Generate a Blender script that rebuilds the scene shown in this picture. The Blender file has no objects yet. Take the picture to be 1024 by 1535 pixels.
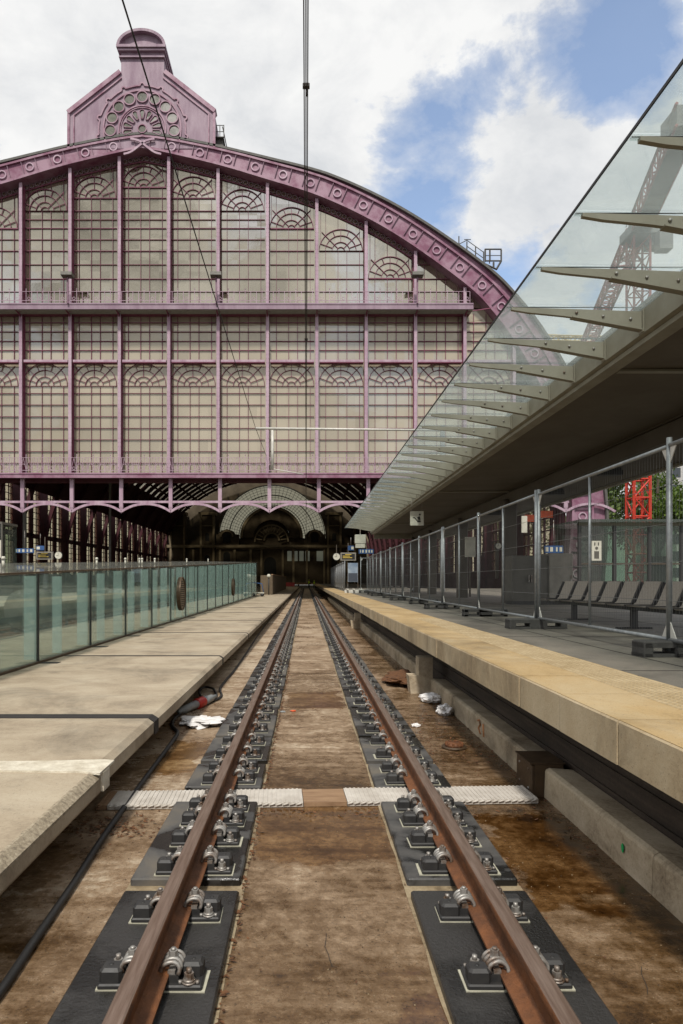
import bpy, bmesh, math, random
from mathutils import Vector, Matrix, noise as mnoise
random.seed(7)
PI = math.pi
SC = bpy.context.scene
COL = SC.collection
F = 1024.0; VX = 459.0; VY = 870.0; EYE = 1.44      # focal length in photo pixels, vanishing point, eye height over the rail heads

def P(px, py, Y):           # world point seen at a photo pixel at depth Y
    return Vector(((px - VX) * Y / F, Y, EYE + (VY - py) * Y / F))

# ------------------------------------------------------------------ materials
def new_mat(name):
    m = bpy.data.materials.new(name); m.use_nodes = True
    nt = m.node_tree
    return m, nt, nt.nodes['Principled BSDF']

def link(nt, a, b): nt.links.new(a, b)

def noise_node(nt, scale, detail=6, rough=.6, vec=None, dist=0.0):
    n = nt.nodes.new('ShaderNodeTexNoise'); n.inputs['Scale'].default_value = scale
    n.inputs['Detail'].default_value = detail; n.inputs['Roughness'].default_value = rough
    n.inputs['Distortion'].default_value = dist
    if vec is not None: nt.links.new(vec, n.inputs['Vector'])
    return n

def pos_vec(nt, sc=(1, 1, 1)):
    g = nt.nodes.new('ShaderNodeNewGeometry')
    mp = nt.nodes.new('ShaderNodeMapping'); mp.inputs['Scale'].default_value = sc
    nt.links.new(g.outputs['Position'], mp.inputs['Vector'])
    return mp.outputs['Vector']

def ramp(nt, fac, stops):
    r = nt.nodes.new('ShaderNodeValToRGB'); e = r.color_ramp.elements
    while len(e) < len(stops): e.new(.5)
    for k, (p, c) in enumerate(stops):
        e[k].position = p
        e[k].color = (c, c, c, 1) if isinstance(c, (int, float)) else (*c, 1)
    nt.links.new(fac, r.inputs['Fac'])
    return r.outputs['Color']

def mathn(nt, op, a, b=None, c=None, clamp=False):
    n = nt.nodes.new('ShaderNodeMath'); n.operation = op; n.use_clamp = clamp
    for k, v in enumerate((a, b, c)):
        if v is None: continue
        if isinstance(v, (int, float)): n.inputs[k].default_value = v
        else: nt.links.new(v, n.inputs[k])
    return n.outputs[0]

def mixc(nt, fac, a, b):
    n = nt.nodes.new('ShaderNodeMix'); n.data_type = 'RGBA'
    for s, v in ((n.inputs[0], fac), (n.inputs[6], a), (n.inputs[7], b)):
        if isinstance(v, (int, float)): s.default_value = v
        elif isinstance(v, tuple): s.default_value = (*v, 1) if len(v) == 3 else v
        else: nt.links.new(v, s)
    return n.outputs[2]

def mat(name, col, rough=.6, metal=0.0, col2=None, scale=3.0, bump=0.0, bscale=None, sc=(1, 1, 1), rough2=None, lo=.35, hi=.7):
    m, nt, b = new_mat(name)
    v = pos_vec(nt, sc)
    n = noise_node(nt, scale, 8, .65, v)
    c2 = col2 if col2 else tuple(x * .72 for x in col)
    link(nt, ramp(nt, n.outputs['Fac'], [(lo, c2), (hi, col)]), b.inputs['Base Color'])
    r2 = rough2 if rough2 is not None else min(1, rough + .12)
    link(nt, ramp(nt, n.outputs['Fac'], [(lo, r2), (hi, rough)]), b.inputs['Roughness'])
    b.inputs['Metallic'].default_value = metal
    if bump:
        n2 = noise_node(nt, bscale or scale * 8, 6, .6, v)
        bp = nt.nodes.new('ShaderNodeBump'); bp.inputs['Strength'].default_value = bump; bp.inputs['Distance'].default_value = .02
        link(nt, n2.outputs['Fac'], bp.inputs['Height']); link(nt, bp.outputs['Normal'], b.inputs['Normal'])
    return m

def clear_glass(name, tint, refl=1.0, haze=0.0, hazecol=(.5, .6, .55), base_r=.03):
    m, nt, b = new_mat(name); nt.nodes.remove(b)
    out = nt.nodes['Material Output']
    t = nt.nodes.new('ShaderNodeBsdfTransparent'); t.inputs['Color'].default_value = (*tint, 1)
    g = nt.nodes.new('ShaderNodeBsdfGlossy'); g.inputs['Roughness'].default_value = .02
    lw = nt.nodes.new('ShaderNodeFresnel'); lw.inputs['IOR'].default_value = 1.45
    f = mathn(nt, 'MULTIPLY', lw.outputs[0], refl, clamp=True)
    mx = nt.nodes.new('ShaderNodeMixShader'); link(nt, f, mx.inputs[0]); link(nt, t.outputs[0], mx.inputs[1]); link(nt, g.outputs[0], mx.inputs[2])
    last = mx
    if haze:
        d = nt.nodes.new('ShaderNodeBsdfDiffuse'); d.inputs['Color'].default_value = (*hazecol, 1)
        tr = nt.nodes.new('ShaderNodeBsdfTranslucent'); tr.inputs['Color'].default_value = (*hazecol, 1)
        dm = nt.nodes.new('ShaderNodeMixShader'); dm.inputs[0].default_value = .5
        link(nt, d.outputs[0], dm.inputs[1]); link(nt, tr.outputs[0], dm.inputs[2])
        n = noise_node(nt, 1.2, 6, .6, pos_vec(nt, (1, 1, 3)))
        hz = ramp(nt, n.outputs['Fac'], [(.3, haze * .6), (.75, haze * 1.3)])
        m2 = nt.nodes.new('ShaderNodeMixShader'); link(nt, hz, m2.inputs[0]); link(nt, mx.outputs[0], m2.inputs[1]); link(nt, dm.outputs[0], m2.inputs[2])
        last = m2
    link(nt, last.outputs[0], out.inputs['Surface'])
    return m

def emit_mat(name, col, s):
    m, nt, b = new_mat(name)
    b.inputs['Base Color'].default_value = (*col, 1)
    b.inputs['Emission Color'].default_value = (*col, 1); b.inputs['Emission Strength'].default_value = s
    return m

# --- ground of the track: stained, partly wet concrete
def ground_mat():
    m, nt, b = new_mat('stained wet concrete')
    v = pos_vec(nt)
    g = nt.nodes.new('ShaderNodeNewGeometry'); sx = nt.nodes.new('ShaderNodeSeparateXYZ'); link(nt, g.outputs['Position'], sx.inputs[0])
    streak = noise_node(nt, 1.0, 6, .65, pos_vec(nt, (.55, 5.5, 1)), .6)
    blotch = noise_node(nt, .95, 9, .68, v, .8)
    fine = noise_node(nt, 11, 12, .78, v)
    speck = noise_node(nt, 75, 3, .6, v)
    a = mathn(nt, 'MULTIPLY', streak.outputs['Fac'], .34)
    a = mathn(nt, 'ADD', a, mathn(nt, 'MULTIPLY', blotch.outputs['Fac'], .62))
    a = mathn(nt, 'ADD', a, mathn(nt, 'MULTIPLY', mathn(nt, 'SUBTRACT', fine.outputs['Fac'], .5), .56))
    a = mathn(nt, 'ADD', mathn(nt, 'MULTIPLY', mathn(nt, 'SUBTRACT', a, .5), 1.05), .512)
    # damp strip of algae along the right kerb, between X 1.2 and 1.9; drier concrete left of the left rail
    r = nt.nodes.new('ShaderNodeMapRange'); r.inputs[1].default_value = .95; r.inputs[2].default_value = 1.7
    r.inputs[3].default_value = 0; r.inputs[4].default_value = -.10; link(nt, sx.outputs[0], r.inputs[0])
    l = nt.nodes.new('ShaderNodeMapRange'); l.inputs[1].default_value = -1.05; l.inputs[2].default_value = -.5
    l.inputs[3].default_value = .05; l.inputs[4].default_value = 0; link(nt, sx.outputs[0], l.inputs[0])
    far = nt.nodes.new('ShaderNodeMapRange'); far.inputs[1].default_value = 3; far.inputs[2].default_value = 16
    far.inputs[3].default_value = -.03; far.inputs[4].default_value = .06; link(nt, sx.outputs[1], far.inputs[0])
    a = mathn(nt, 'ADD', a, r.outputs[0]); a = mathn(nt, 'ADD', a, l.outputs[0]); a = mathn(nt, 'ADD', a, far.outputs[0])
    col = ramp(nt, a, [(.27, (.026, .013, .005)), (.38, (.085, .045, .016)), (.48, (.185, .118, .064)), (.57, (.30, .208, .128)), (.67, (.50, .405, .29))])
    sp = ramp(nt, speck.outputs['Fac'], [(.30, .40), (.39, 1.0), (.6, 1.0), (.70, 1.4)])
    mm = nt.nodes.new('ShaderNodeMix'); mm.data_type = 'RGBA'; mm.blend_type = 'MULTIPLY'; mm.inputs[0].default_value = 1
    link(nt, col, mm.inputs[6]); link(nt, sp, mm.inputs[7])
    wob = noise_node(nt, 3.5, 5, .6, v)
    def pool(x0, x1, y0, y1, soft):
        def edge(o, lo, hi):
            c = mathn(nt, 'ABSOLUTE', mathn(nt, 'SUBTRACT', o, (lo+hi)/2)); return mathn(nt, 'SUBTRACT', (hi-lo)/2, c)
        d = mathn(nt, 'MINIMUM', edge(sx.outputs[0], x0, x1), mathn(nt, 'MULTIPLY', edge(sx.outputs[1], y0, y1), .6))
        d = mathn(nt, 'ADD', d, mathn(nt, 'MULTIPLY', mathn(nt, 'SUBTRACT', wob.outputs['Fac'], .5), soft))
        return ramp(nt, mathn(nt, 'ADD', mathn(nt, 'MULTIPLY', d, 4.0), .5), [(.42, 0.0), (.60, 1.0)])
    wet = None
    for q in ((-.34,.56,4.05,5.2,.42),(1.22,1.74,3.6,5.0,.7),(.36,.62,2.3,2.9,.5),(-.25,.5,9.0,10.4,.5),(-1.4,-1.0,6.0,7.2,.4)):
        p_ = pool(*q); wet = p_ if wet is None else mathn(nt, 'MAXIMUM', wet, p_)
    dark = nt.nodes.new('ShaderNodeMix'); dark.data_type = 'RGBA'; dark.blend_type = 'MULTIPLY'; link(nt, wet, dark.inputs[0])
    link(nt, mm.outputs[2], dark.inputs[6]); dark.inputs[7].default_value = (.60, .48, .32, 1)
    link(nt, dark.outputs[2], b.inputs['Base Color'])
    w = noise_node(nt, .8, 5, .6, pos_vec(nt, (1, .6, 1)), .5)
    wa = mathn(nt, 'ADD', mathn(nt, 'MULTIPLY', w.outputs['Fac'], .5), mathn(nt, 'MULTIPLY', a, .5))
    rgh = ramp(nt, wa, [(.40, .13), (.47, .24), (.53, .48), (.7, .72)])
    link(nt, mixc(nt, mathn(nt, 'MULTIPLY', wet, .95), rgh, (.13, .13, .13)), b.inputs['Roughness'])
    bh = mathn(nt, 'ADD', mathn(nt, 'MULTIPLY', fine.outputs['Fac'], .8), mathn(nt, 'MULTIPLY', speck.outputs['Fac'], .35))
    bp = nt.nodes.new('ShaderNodeBump'); bp.inputs['Distance'].default_value = .022
    link(nt, mixc(nt, mathn(nt, 'MULTIPLY', wet, .96), ramp(nt, wa, [(.42, .35), (.52, .9)]), (.05, .05, .05)), bp.inputs['Strength'])
    link(nt, bh, bp.inputs['Height']); link(nt, bp.outputs['Normal'], b.inputs['Normal'])
    return m

def slab_mat(name, c_lo, c_mid, c_hi, streak=(2.2, .5, 1), rough=.75, bump=.25):
    m, nt, b = new_mat(name)
    n1 = noise_node(nt, 1.1, 9, .68, pos_vec(nt, streak), .4)
    n2 = noise_node(nt, 38, 5, .7, pos_vec(nt))
    a = mathn(nt, 'ADD', mathn(nt, 'MULTIPLY', n1.outputs['Fac'], .75), mathn(nt, 'MULTIPLY', n2.outputs['Fac'], .25))
    n3 = noise_node(nt, .75, 10, .7, pos_vec(nt), .7); n4 = noise_node(nt, 110, 2, .5, pos_vec(nt))
    st = mathn(nt, 'MULTIPLY', ramp(nt, n3.outputs['Fac'], [(.36, .62), (.50, 1.0), (.66, 1.06)]), ramp(nt, n4.outputs['Fac'], [(.27, .45), (.36, 1.0)]))
    mm = nt.nodes.new('ShaderNodeMix'); mm.data_type = 'RGBA'; mm.blend_type = 'MULTIPLY'; mm.inputs[0].default_value = 1
    link(nt, ramp(nt, a, [(.34, c_lo), (.48, c_mid), (.64, c_hi)]), mm.inputs[6]); link(nt, st, mm.inputs[7])
    link(nt, mm.outputs[2], b.inputs['Base Color'])
    b.inputs['Roughness'].default_value = rough
    bp = nt.nodes.new('ShaderNodeBump'); bp.inputs['Strength'].default_value = bump; bp.inputs['Distance'].default_value = .008
    link(nt, n2.outputs['Fac'], bp.inputs['Height']); link(nt, bp.outputs['Normal'], b.inputs['Normal'])
    return m

def pad_mat():
    m, nt, b = new_mat('grey rubber pad')
    n = noise_node(nt, 1.7, 5, .55, pos_vec(nt), .5); n2 = noise_node(nt, 60, 4, .6, pos_vec(nt))
    link(nt, ramp(nt, n.outputs['Fac'], [(.475, (.008, .0075, .007)), (.50, (.046, .044, .042)), (.58, (.085, .080, .073)), (.70, (.125, .108, .085))]), b.inputs['Base Color'])
    link(nt, ramp(nt, n.outputs['Fac'], [(.475, .25), (.50, .62), (.6, .8)]), b.inputs['Roughness'])
    bp = nt.nodes.new('ShaderNodeBump'); bp.inputs['Strength'].default_value = .5; bp.inputs['Distance'].default_value = .004
    link(nt, n2.outputs['Fac'], bp.inputs['Height']); link(nt, bp.outputs['Normal'], b.inputs['Normal'])
    return m

def hall_glass(name, col, mirror):
    # old obscured glass: a creamy body that lets little light through, with a wavy shine
    m, nt, b = new_mat(name)
    v = pos_vec(nt, (1, 1, 1))
    n = noise_node(nt, .12, 4, .5, v); n2 = noise_node(nt, 1.3, 3, .5, v)
    c = ramp(nt, n.outputs['Fac'], [(.35, tuple(x * .78 for x in col)), (.62, col)])
    g = nt.nodes.new('ShaderNodeNewGeometry')
    sn = nt.nodes.new('ShaderNodeVectorMath'); sn.operation = 'SNAP'; link(nt, g.outputs['Position'], sn.inputs[0]); sn.inputs[1].default_value = (.83, 50, .95)
    wn = nt.nodes.new('ShaderNodeTexWhiteNoise'); wn.noise_dimensions = '3D'; link(nt, sn.outputs[0], wn.inputs['Vector'])
    hs = nt.nodes.new('ShaderNodeHueSaturation'); link(nt, c, hs.inputs['Color'])
    link(nt, ramp(nt, wn.outputs['Value'], [(0, .86), (.12, .95), (.9, 1.03), (1, 1.10)]), hs.inputs['Value']); link(nt, hs.outputs[0], b.inputs['Base Color'])
    jit = nt.nodes.new('ShaderNodeVectorMath'); jit.operation = 'MULTIPLY_ADD'; link(nt, wn.outputs['Color'], jit.inputs[0]); jit.inputs[1].default_value = (.016, .006, .016)
    ad = nt.nodes.new('ShaderNodeVectorMath'); ad.operation = 'SUBTRACT'; link(nt, g.outputs['Normal'], ad.inputs[0]); ad.inputs[1].default_value = (.008, .003, .008); link(nt, ad.outputs[0], jit.inputs[2])
    nrm = nt.nodes.new('ShaderNodeVectorMath'); nrm.operation = 'NORMALIZE'; link(nt, jit.outputs[0], nrm.inputs[0])
    b.inputs['Roughness'].default_value = .06
    b.inputs['Specular IOR Level'].default_value = .5
    bp = nt.nodes.new('ShaderNodeBump'); bp.inputs['Strength'].default_value = .012; bp.inputs['Distance'].default_value = .3; link(nt, nrm.outputs[0], bp.inputs['Normal'])
    link(nt, n2.outputs['Fac'], bp.inputs['Height']); link(nt, bp.outputs['Normal'], b.inputs['Normal'])
    gl = nt.nodes.new('ShaderNodeBsdfGlossy'); gl.inputs['Roughness'].default_value = .05; gl.inputs['Color'].default_value = (.74, .68, .55, 1)
    link(nt, bp.outputs['Normal'], gl.inputs['Normal'])
    mx = nt.nodes.new('ShaderNodeMixShader'); mx.inputs[0].default_value = mirror
    out = nt.nodes['Material Output']
    link(nt, b.outputs[0], mx.inputs[1]); link(nt, gl.outputs[0], mx.inputs[2]); link(nt, mx.outputs[0], out.inputs['Surface'])
    return m

M = {}
M['ground'] = ground_mat()
M['earth'] = mat('far ground', (.09, .08, .065), .9, col2=(.05, .045, .035), scale=.4)
M['slab'] = slab_mat('beige concrete slab', (.22, .17, .115), (.345, .28, .195), (.42, .355, .26), (1.1, 1.4, 1))
M['slab_edge'] = slab_mat('worn concrete arris', (.12, .095, .065), (.27, .22, .15), (.42, .36, .26), (34, 34, 34), bump=.7)
M['stone_top'] = slab_mat('yellowed stone coping', (.24, .165, .075), (.39, .27, .125), (.43, .33, .19), (1.2, .7, 1))
M['stone_face'] = slab_mat('warm grey stone face', (.25, .18, .10), (.40, .31, .19), (.47, .385, .255), (1.5, 1.5, .7))
M['paving'] = slab_mat('grey platform paving', (.085, .075, .058), (.13, .118, .095), (.185, .165, .13), (.8, .8, 1), .6)
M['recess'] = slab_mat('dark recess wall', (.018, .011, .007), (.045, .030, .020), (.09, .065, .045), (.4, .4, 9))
M['kerb'] = slab_mat('weathered kerb concrete', (.15, .105, .06), (.42, .335, .225), (.58, .49, .355), (1.4, 1.4, 2.2), bump=.5)  # base colour raised to stand in for light missing under the overhang
M['joint'] = mat('black joint strip', (.022, .018, .015), .7)
M['mortar'] = mat('pale mortar', (.74, .69, .57), .8, col2=(.46, .40, .30), scale=9, bump=.6)
M['pad'] = pad_mat()
M['pad_wet'] = mat('wet black rubber pad', (.030, .028, .026), .42, 0, (.010, .009, .008), 1.6, .35, 60, rough2=.24, lo=.44, hi=.52)
M['rail_top'] = mat('worn rail crown', (.27, .195, .155), .36, .45, (.14, .088, .062), 6, sc=(9, .5, 1))
M['rail'] = mat('rusty rail', (.215, .080, .026), .62, .05, (.085, .034, .014), 9, .35, sc=(1, .8, 1))
M['steel'] = mat('galvanised steel', (.34, .325, .30), .46, .45, (.13, .08, .05), 9, lo=.38, hi=.54)
M['black'] = mat('black cast iron', (.016, .016, .017), .5, 0, (.03, .028, .026), 20)
M['shim'] = mat('pale plastic shim', (.50, .48, .37), .5, scale=20)
M['grating'] = mat('dirty white ribbed board', (.60, .56, .50), .6, 0, (.40, .36, .31), 5, .2)
M['wood'] = mat('pale brown timber', (.34, .215, .12), .7, 0, (.20, .115, .06), 4, .3, sc=(1, 8, 1))
M['rubber'] = mat('black cable rubber', (.018, .017, .016), .5, bump=.2)
M['red'] = mat('red plastic', (.55, .03, .02), .35)
M['greyplastic'] = mat('grey plastic', (.30, .32, .32), .4)
M['bag'] = mat('white plastic bag', (.80, .78, .76), .4, scale=12, col2=(.66, .64, .62))
M['bronze'] = mat('brown painted steel', (.105, .065, .035), .45, .3, (.06, .038, .02), 5)
M['leaf_litter'] = mat('rusty leaf litter', (.17, .07, .022), .8, col2=(.06, .025, .010), scale=30)
M['lilac'] = mat('lilac paint', (.47, .355, .415), .5, 0, (.30, .18, .245), 1.0, bump=.12, sc=(2.2, 2.2, .35))
M['lilac_side'] = mat('faded lilac paint', (.32, .235, .285), .55, 0, (.215, .135, .185), .8, sc=(1.6, 1.6, .4))
M['magenta'] = mat('dark magenta paint', (.22, .05, .10), .5, 0, (.14, .03, .06), 3)
M['pink'] = mat('pink arch paint', (.30, .175, .232), .5, 0, (.18, .06, .11), .75, lo=.38, hi=.58)
M['dusk'] = mat('dusky lilac paint', (.22, .13, .175), .5, 0, (.16, .08, .12), 2)
M['maroon'] = mat('dark maroon ironwork', (.085, .012, .020), .55, 0, (.045, .008, .012), 1)
M['roofing'] = mat('grey roof sheet', (.10, .095, .085), .6)
M['pane_low'] = hall_glass('creamy obscured glass', (.41, .36, .27), .15)
M['pane_high'] = hall_glass('shiny obscured glass', (.20, .175, .125), .60)
M['pane_dark'] = hall_glass('rose window glass', (.10, .11, .09), .35)
M['roofglass'] = clear_glass('dusty roof glass', (.50, .46, .36), .6, .25, (.6, .55, .45))
M['stone_dark'] = mat('dark station stone', (.11, .085, .052), .85, 0, (.06, .045, .028), .35)  # plain dark tone of the end wall and front
M['stone_trim'] = mat('pale trim stone', (.34, .28, .185), .85, 0, (.19, .15, .095), .5)  # trim toned paler than the wall so its relief reads
M['hollow'] = mat('dark opening', (.006, .006, .006), .7)
M['canopy_glass'] = clear_glass('canopy glass', (.92, .96, .955), .36, .14, (.86, .93, .92))
M['canopy_steel'] = mat('grey beige painted steel', (.32, .30, .24), .42, .12, (.24, .22, .17), 2)
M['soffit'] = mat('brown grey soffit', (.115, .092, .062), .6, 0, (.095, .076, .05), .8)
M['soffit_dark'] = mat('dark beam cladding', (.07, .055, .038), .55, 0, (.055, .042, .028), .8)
M['fence'] = mat('galvanised fence tube', (.30, .31, .31), .42, .55, (.20, .21, .215), 14)
M['wire'] = mat('fence wire', (.20, .20, .195), .5, .4)
M['block'] = mat('dark recycled plastic foot', (.055, .052, .047), .75, 0, (.035, .033, .03), 9, .3)
M['seat'] = mat('brown grey perforated steel seat', (.37, .33, .275), .5, .05, (.28, .245, .2), 40)
M['cabinet'] = mat('grey cabinet paint', (.26, .24, .20), .5)
M['cabinet_dark'] = mat('dark cabinet paint', (.10, .092, .075), .5)
M['crane_red'] = mat('crane red', (.62, .045, .02), .45)
M['crane_pink'] = mat('hazed crane paint', (.42, .10, .10), .5)  # crane red with the canopy glass haze mixed into the colour
M['crane_grey'] = mat('crane walkway grey', (.21, .21, .20), .6)
M['leaf'] = None
M['bark'] = mat('bark', (.06, .045, .03), .9, bump=.5)
M['tintglass'] = clear_glass('blue green screen glass', (.90, .97, .945), .55, .085, (.74, .92, .85))
M['shelterglass'] = clear_glass('shelter glass', (.62, .70, .63), 1.0, .10, (.28, .32, .28))
M['fin'] = mat('pale blue green glass fin', (.46, .60, .60), .3)
M['stonecap'] = clear_glass('grey frosted roof glass', (.93, .95, .92), .5, .17, (.42, .42, .38))
M['mid'] = mat('beige far platform', (.40, .36, .27), .8)
M['sign_white'] = mat('white sign', (.62, .60, .50), .5)
M['sign_blue'] = mat('blue sign', (.03, .09, .24), .4)
M['sign_black'] = mat('black sign print', (.012, .012, .012), .5)
M['amber'] = emit_mat('amber display text', (.50, .36, .06), .12)
M['orange'] = mat('orange poster', (.75, .12, .03), .5)
M['concrete_wall'] = mat('pale render', (.55, .54, .52), .8)
M['window_dark'] = mat('far window glass', (.05, .06, .07), .15)
M['white_steel'] = mat('white painted tube', (.62, .60, .54), .45)
M['copper'] = mat('dark overhead wire', (.030, .024, .020), .5, .4)
M['hivis'] = mat('yellow green vest', (.55, .75, .03), .7)
M['navy'] = mat('dark trousers', (.02, .022, .03), .8)
M['skin'] = mat('skin', (.45, .27, .19), .6)
M['hair'] = mat('brown hair', (.035, .02, .012), .7)
M['green_paint'] = mat('green paint mark', (.02, .45, .12), .6)
M['orange_paint'] = mat('orange paint mark', (.62, .28, .12), .7)
M['hoarding'] = mat('brown hoarding board', (.13, .095, .055), .7, 0, (.085, .06, .035), 3, sc=(1, 3, .3))

def leaf_mat():
    m, nt, b = new_mat('leaves')
    n = noise_node(nt, 1.1, 4, .6, pos_vec(nt)); n2 = noise_node(nt, 14, 2, .5, pos_vec(nt))
    a = mathn(nt, 'ADD', mathn(nt, 'MULTIPLY', n.outputs['Fac'], .55), mathn(nt, 'MULTIPLY', n2.outputs['Fac'], .45))
    c = ramp(nt, a, [(.36, (.030, .055, .008)), (.5, (.075, .135, .015)), (.66, (.17, .22, .03))])
    link(nt, c, b.inputs['Base Color']); b.inputs['Roughness'].default_value = .5
    tr = nt.nodes.new('ShaderNodeBsdfTranslucent'); link(nt, c, tr.inputs['Color'])
    mx = nt.nodes.new('ShaderNodeMixShader'); mx.inputs[0].default_value = .35
    out = nt.nodes['Material Output']
    link(nt, b.outputs[0], mx.inputs[1]); link(nt, tr.outputs[0], mx.inputs[2]); link(nt, mx.outputs[0], out.inputs['Surface'])
    return m
M['leaf'] = leaf_mat()

# ------------------------------------------------------------------ mesh builder
class MB:
    def __init__(s): s.v = []; s.f = []; s.mi = []; s.m = 0; s.smooth = []
    def add(s, vs, fs, smooth=False):
        o = len(s.v); s.v += [tuple(p) for p in vs]
        for f in fs:
            s.f.append(tuple(o + i for i in f)); s.mi.append(s.m); s.smooth.append(smooth)
    def box(s, x0, x1, y0, y1, z0, z1):
        if x0 > x1: x0, x1 = x1, x0
        if y0 > y1: y0, y1 = y1, y0
        if z0 > z1: z0, z1 = z1, z0
        s.add([(x0,y0,z0),(x1,y0,z0),(x1,y1,z0),(x0,y1,z0),(x0,y0,z1),(x1,y0,z1),(x1,y1,z1),(x0,y1,z1)],
              [(0,3,2,1),(4,5,6,7),(0,1,5,4),(1,2,6,5),(2,3,7,6),(3,0,4,7)])
    def cbox(s, x0, x1, y0, y1, z0, z1, c):     # box with chamfered top and vertical edges
        def ring(z, d, k):
            return [(x0+d+k,y0+d,z),(x1-d-k,y0+d,z),(x1-d,y0+d+k,z),(x1-d,y1-d-k,z),(x1-d-k,y1-d,z),(x0+d+k,y1-d,z),(x0+d,y1-d-k,z),(x0+d,y0+d+k,z)]
        vs = ring(z0,0,c) + ring(z1-c,0,c) + ring(z1,c,c*.6)
        fs = [tuple(reversed(range(8)))]
        for r in (0, 8):
            for i in range(8): fs.append((r+i, r+(i+1)%8, r+8+(i+1)%8, r+8+i))
        fs.append(tuple(range(16,24)))
        s.add(vs, fs)
    def prism(s, poly, axis, a0, a1):           # poly of 2-D points extruded along an axis: 'y': (x,z), 'x': (y,z), 'z': (x,y)
        def p3(p, a): return {'y': (p[0],a,p[1]), 'x': (a,p[0],p[1]), 'z': (p[0],p[1],a)}[axis]
        n = len(poly)
        s.add([p3(p,a0) for p in poly] + [p3(p,a1) for p in poly],
              [tuple(range(n)), tuple(reversed(range(n,2*n)))] + [(i, n+i, n+(i+1)%n, (i+1)%n) for i in range(n)])
    def tube(s, pts, r, n=8, closed=False, caps=True, smooth=True):
        pts = [Vector(p) for p in pts]; N = len(pts); rs = r if isinstance(r, (list, tuple)) else [r]*N
        vs = []; up = None
        for i, p in enumerate(pts):
            if closed: t = pts[(i+1)%N] - pts[i-1]
            else: t = pts[min(i+1,N-1)] - pts[max(i-1,0)]
            if t.length < 1e-9: t = Vector((0,0,1))
            t.normalize()
            if up is None:
                up = Vector((0,0,1)) if abs(t.z) < .9 else Vector((1,0,0))
            a = (up - t*up.dot(t))
            if a.length < 1e-6: a = t.orthogonal()
            a.normalize(); b = t.cross(a); up = a
            for k in range(n):
                th = 2*PI*k/n; vs.append(p + (a*math.cos(th) + b*math.sin(th))*rs[i])
        fs = []
        for i in range(N if closed else N-1):
            j = (i+1) % N
            for k in range(n): fs.append((i*n+k, i*n+(k+1)%n, j*n+(k+1)%n, j*n+k))
        if caps and not closed: fs += [tuple(reversed(range(n))), tuple(range((N-1)*n, N*n))]
        s.add(vs, fs, smooth)
    def bar(s, p, q, w, d=None):                # square bar in 3-D
        s.tube([p, q], (d or w)*.7071, 4, smooth=False)
    def flat(s, p, q, w, y0, y1):               # bar in the x-z plane, from y0 to y1 in depth
        dx, dz = q[0]-p[0], q[1]-p[1]; L = math.hypot(dx,dz) or 1; nx, nz = -dz/L*w/2, dx/L*w/2
        s.prism([(p[0]+nx,p[1]+nz),(p[0]-nx,p[1]-nz),(q[0]-nx,q[1]-nz),(q[0]+nx,q[1]+nz)], 'y', y0, y1)
    def arcband(s, cx, cz, r0, r1, a0, a1, y0, y1, n=16):  # flat ring sector in the x-z plane
        vs = []; fs = []
        for i in range(n+1):
            a = a0 + (a1-a0)*i/n; c, q = math.cos(a), math.sin(a)
            vs += [(cx+r0*c,y0,cz+r0*q),(cx+r1*c,y0,cz+r1*q),(cx+r1*c,y1,cz+r1*q),(cx+r0*c,y1,cz+r0*q)]
        for i in range(n):
            k = i*4
            for e in range(4): fs.append((k+e, k+(e+1)%4, k+4+(e+1)%4, k+4+e))
        s.add(vs, fs)
        if abs(abs(a1-a0) - 2*PI) > 1e-4: s.add(vs[:4], [(0,1,2,3)]); s.add(vs[-4:], [(3,2,1,0)])
    def disc(s, cx, cz, r, y0, y1, n=24): s.prism([(cx+r*math.cos(2*PI*k/n), cz+r*math.sin(2*PI*k/n)) for k in range(n)], 'y', y0, y1)
    def cyl(s, x, y, z0, z1, r, n=10, r2=None):
        s.tube([(x,y,z0),(x,y,z1)], [r, r if r2 is None else r2], n)
    def hexnut(s, x, y, z0, z1, r): s.tube([(x,y,z0),(x,y,z1)], r, 6, smooth=False)
    def mesh(s, name, mats):
        me = bpy.data.meshes.new(name); me.from_pydata(s.v, [], s.f)
        for m in (mats if isinstance(mats, (list, tuple)) else [mats]): me.materials.append(m)
        me.polygons.foreach_set('material_index', s.mi); me.polygons.foreach_set('use_smooth', s.smooth)
        bm = bmesh.new(); bm.from_mesh(me); bmesh.ops.recalc_face_normals(bm, faces=bm.faces[:]); bm.to_mesh(me); bm.free()
        me.update()
        return me
    def build(s, name, mats, parent=None, loc=(0,0,0), rotz=0):
        o = bpy.data.objects.new(name, s.mesh(name, mats)); COL.objects.link(o)
        o.location = loc; o.rotation_euler.z = rotz
        if parent: o.parent = parent
        return o

def tag(o, label, cat, group=None, kind=None):
    o['label'] = label; o['category'] = cat
    if group: o['group'] = group
    if kind: o['kind'] = kind
    return o
def struct(o): o['kind'] = 'structure'; return o
def empty(name, loc, label, cat, group=None, rotz=0):
    o = bpy.data.objects.new(name, None); COL.objects.link(o); o.location = loc; o.rotation_euler.z = rotz
    o.empty_display_size = .2
    return tag(o, label, cat, group)
def copy_tree(o, parent=None):
    c = o.copy(); COL.objects.link(c)
    if parent: c.parent = parent
    for ch in list(o.children): copy_tree(ch, c)
    return c
def smooth_path(pts, n=6):      # Catmull-Rom
    pts = [Vector(p) for p in pts]; out = []
    for i in range(len(pts)-1):
        p0, p1, p2, p3 = pts[max(i-1,0)], pts[i], pts[i+1], pts[min(i+2,len(pts)-1)]
        for k in range(n):
            t = k/n
            out.append(.5*((2*p1)+(p2-p0)*t+(2*p0-5*p1+4*p2-p3)*t*t+(3*p1-p0-3*p2+p3)*t**3))
    out.append(pts[-1]); return out

ZG = -.26       # track bed level (rail heads at 0)
ZP = .74        # platform level

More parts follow.
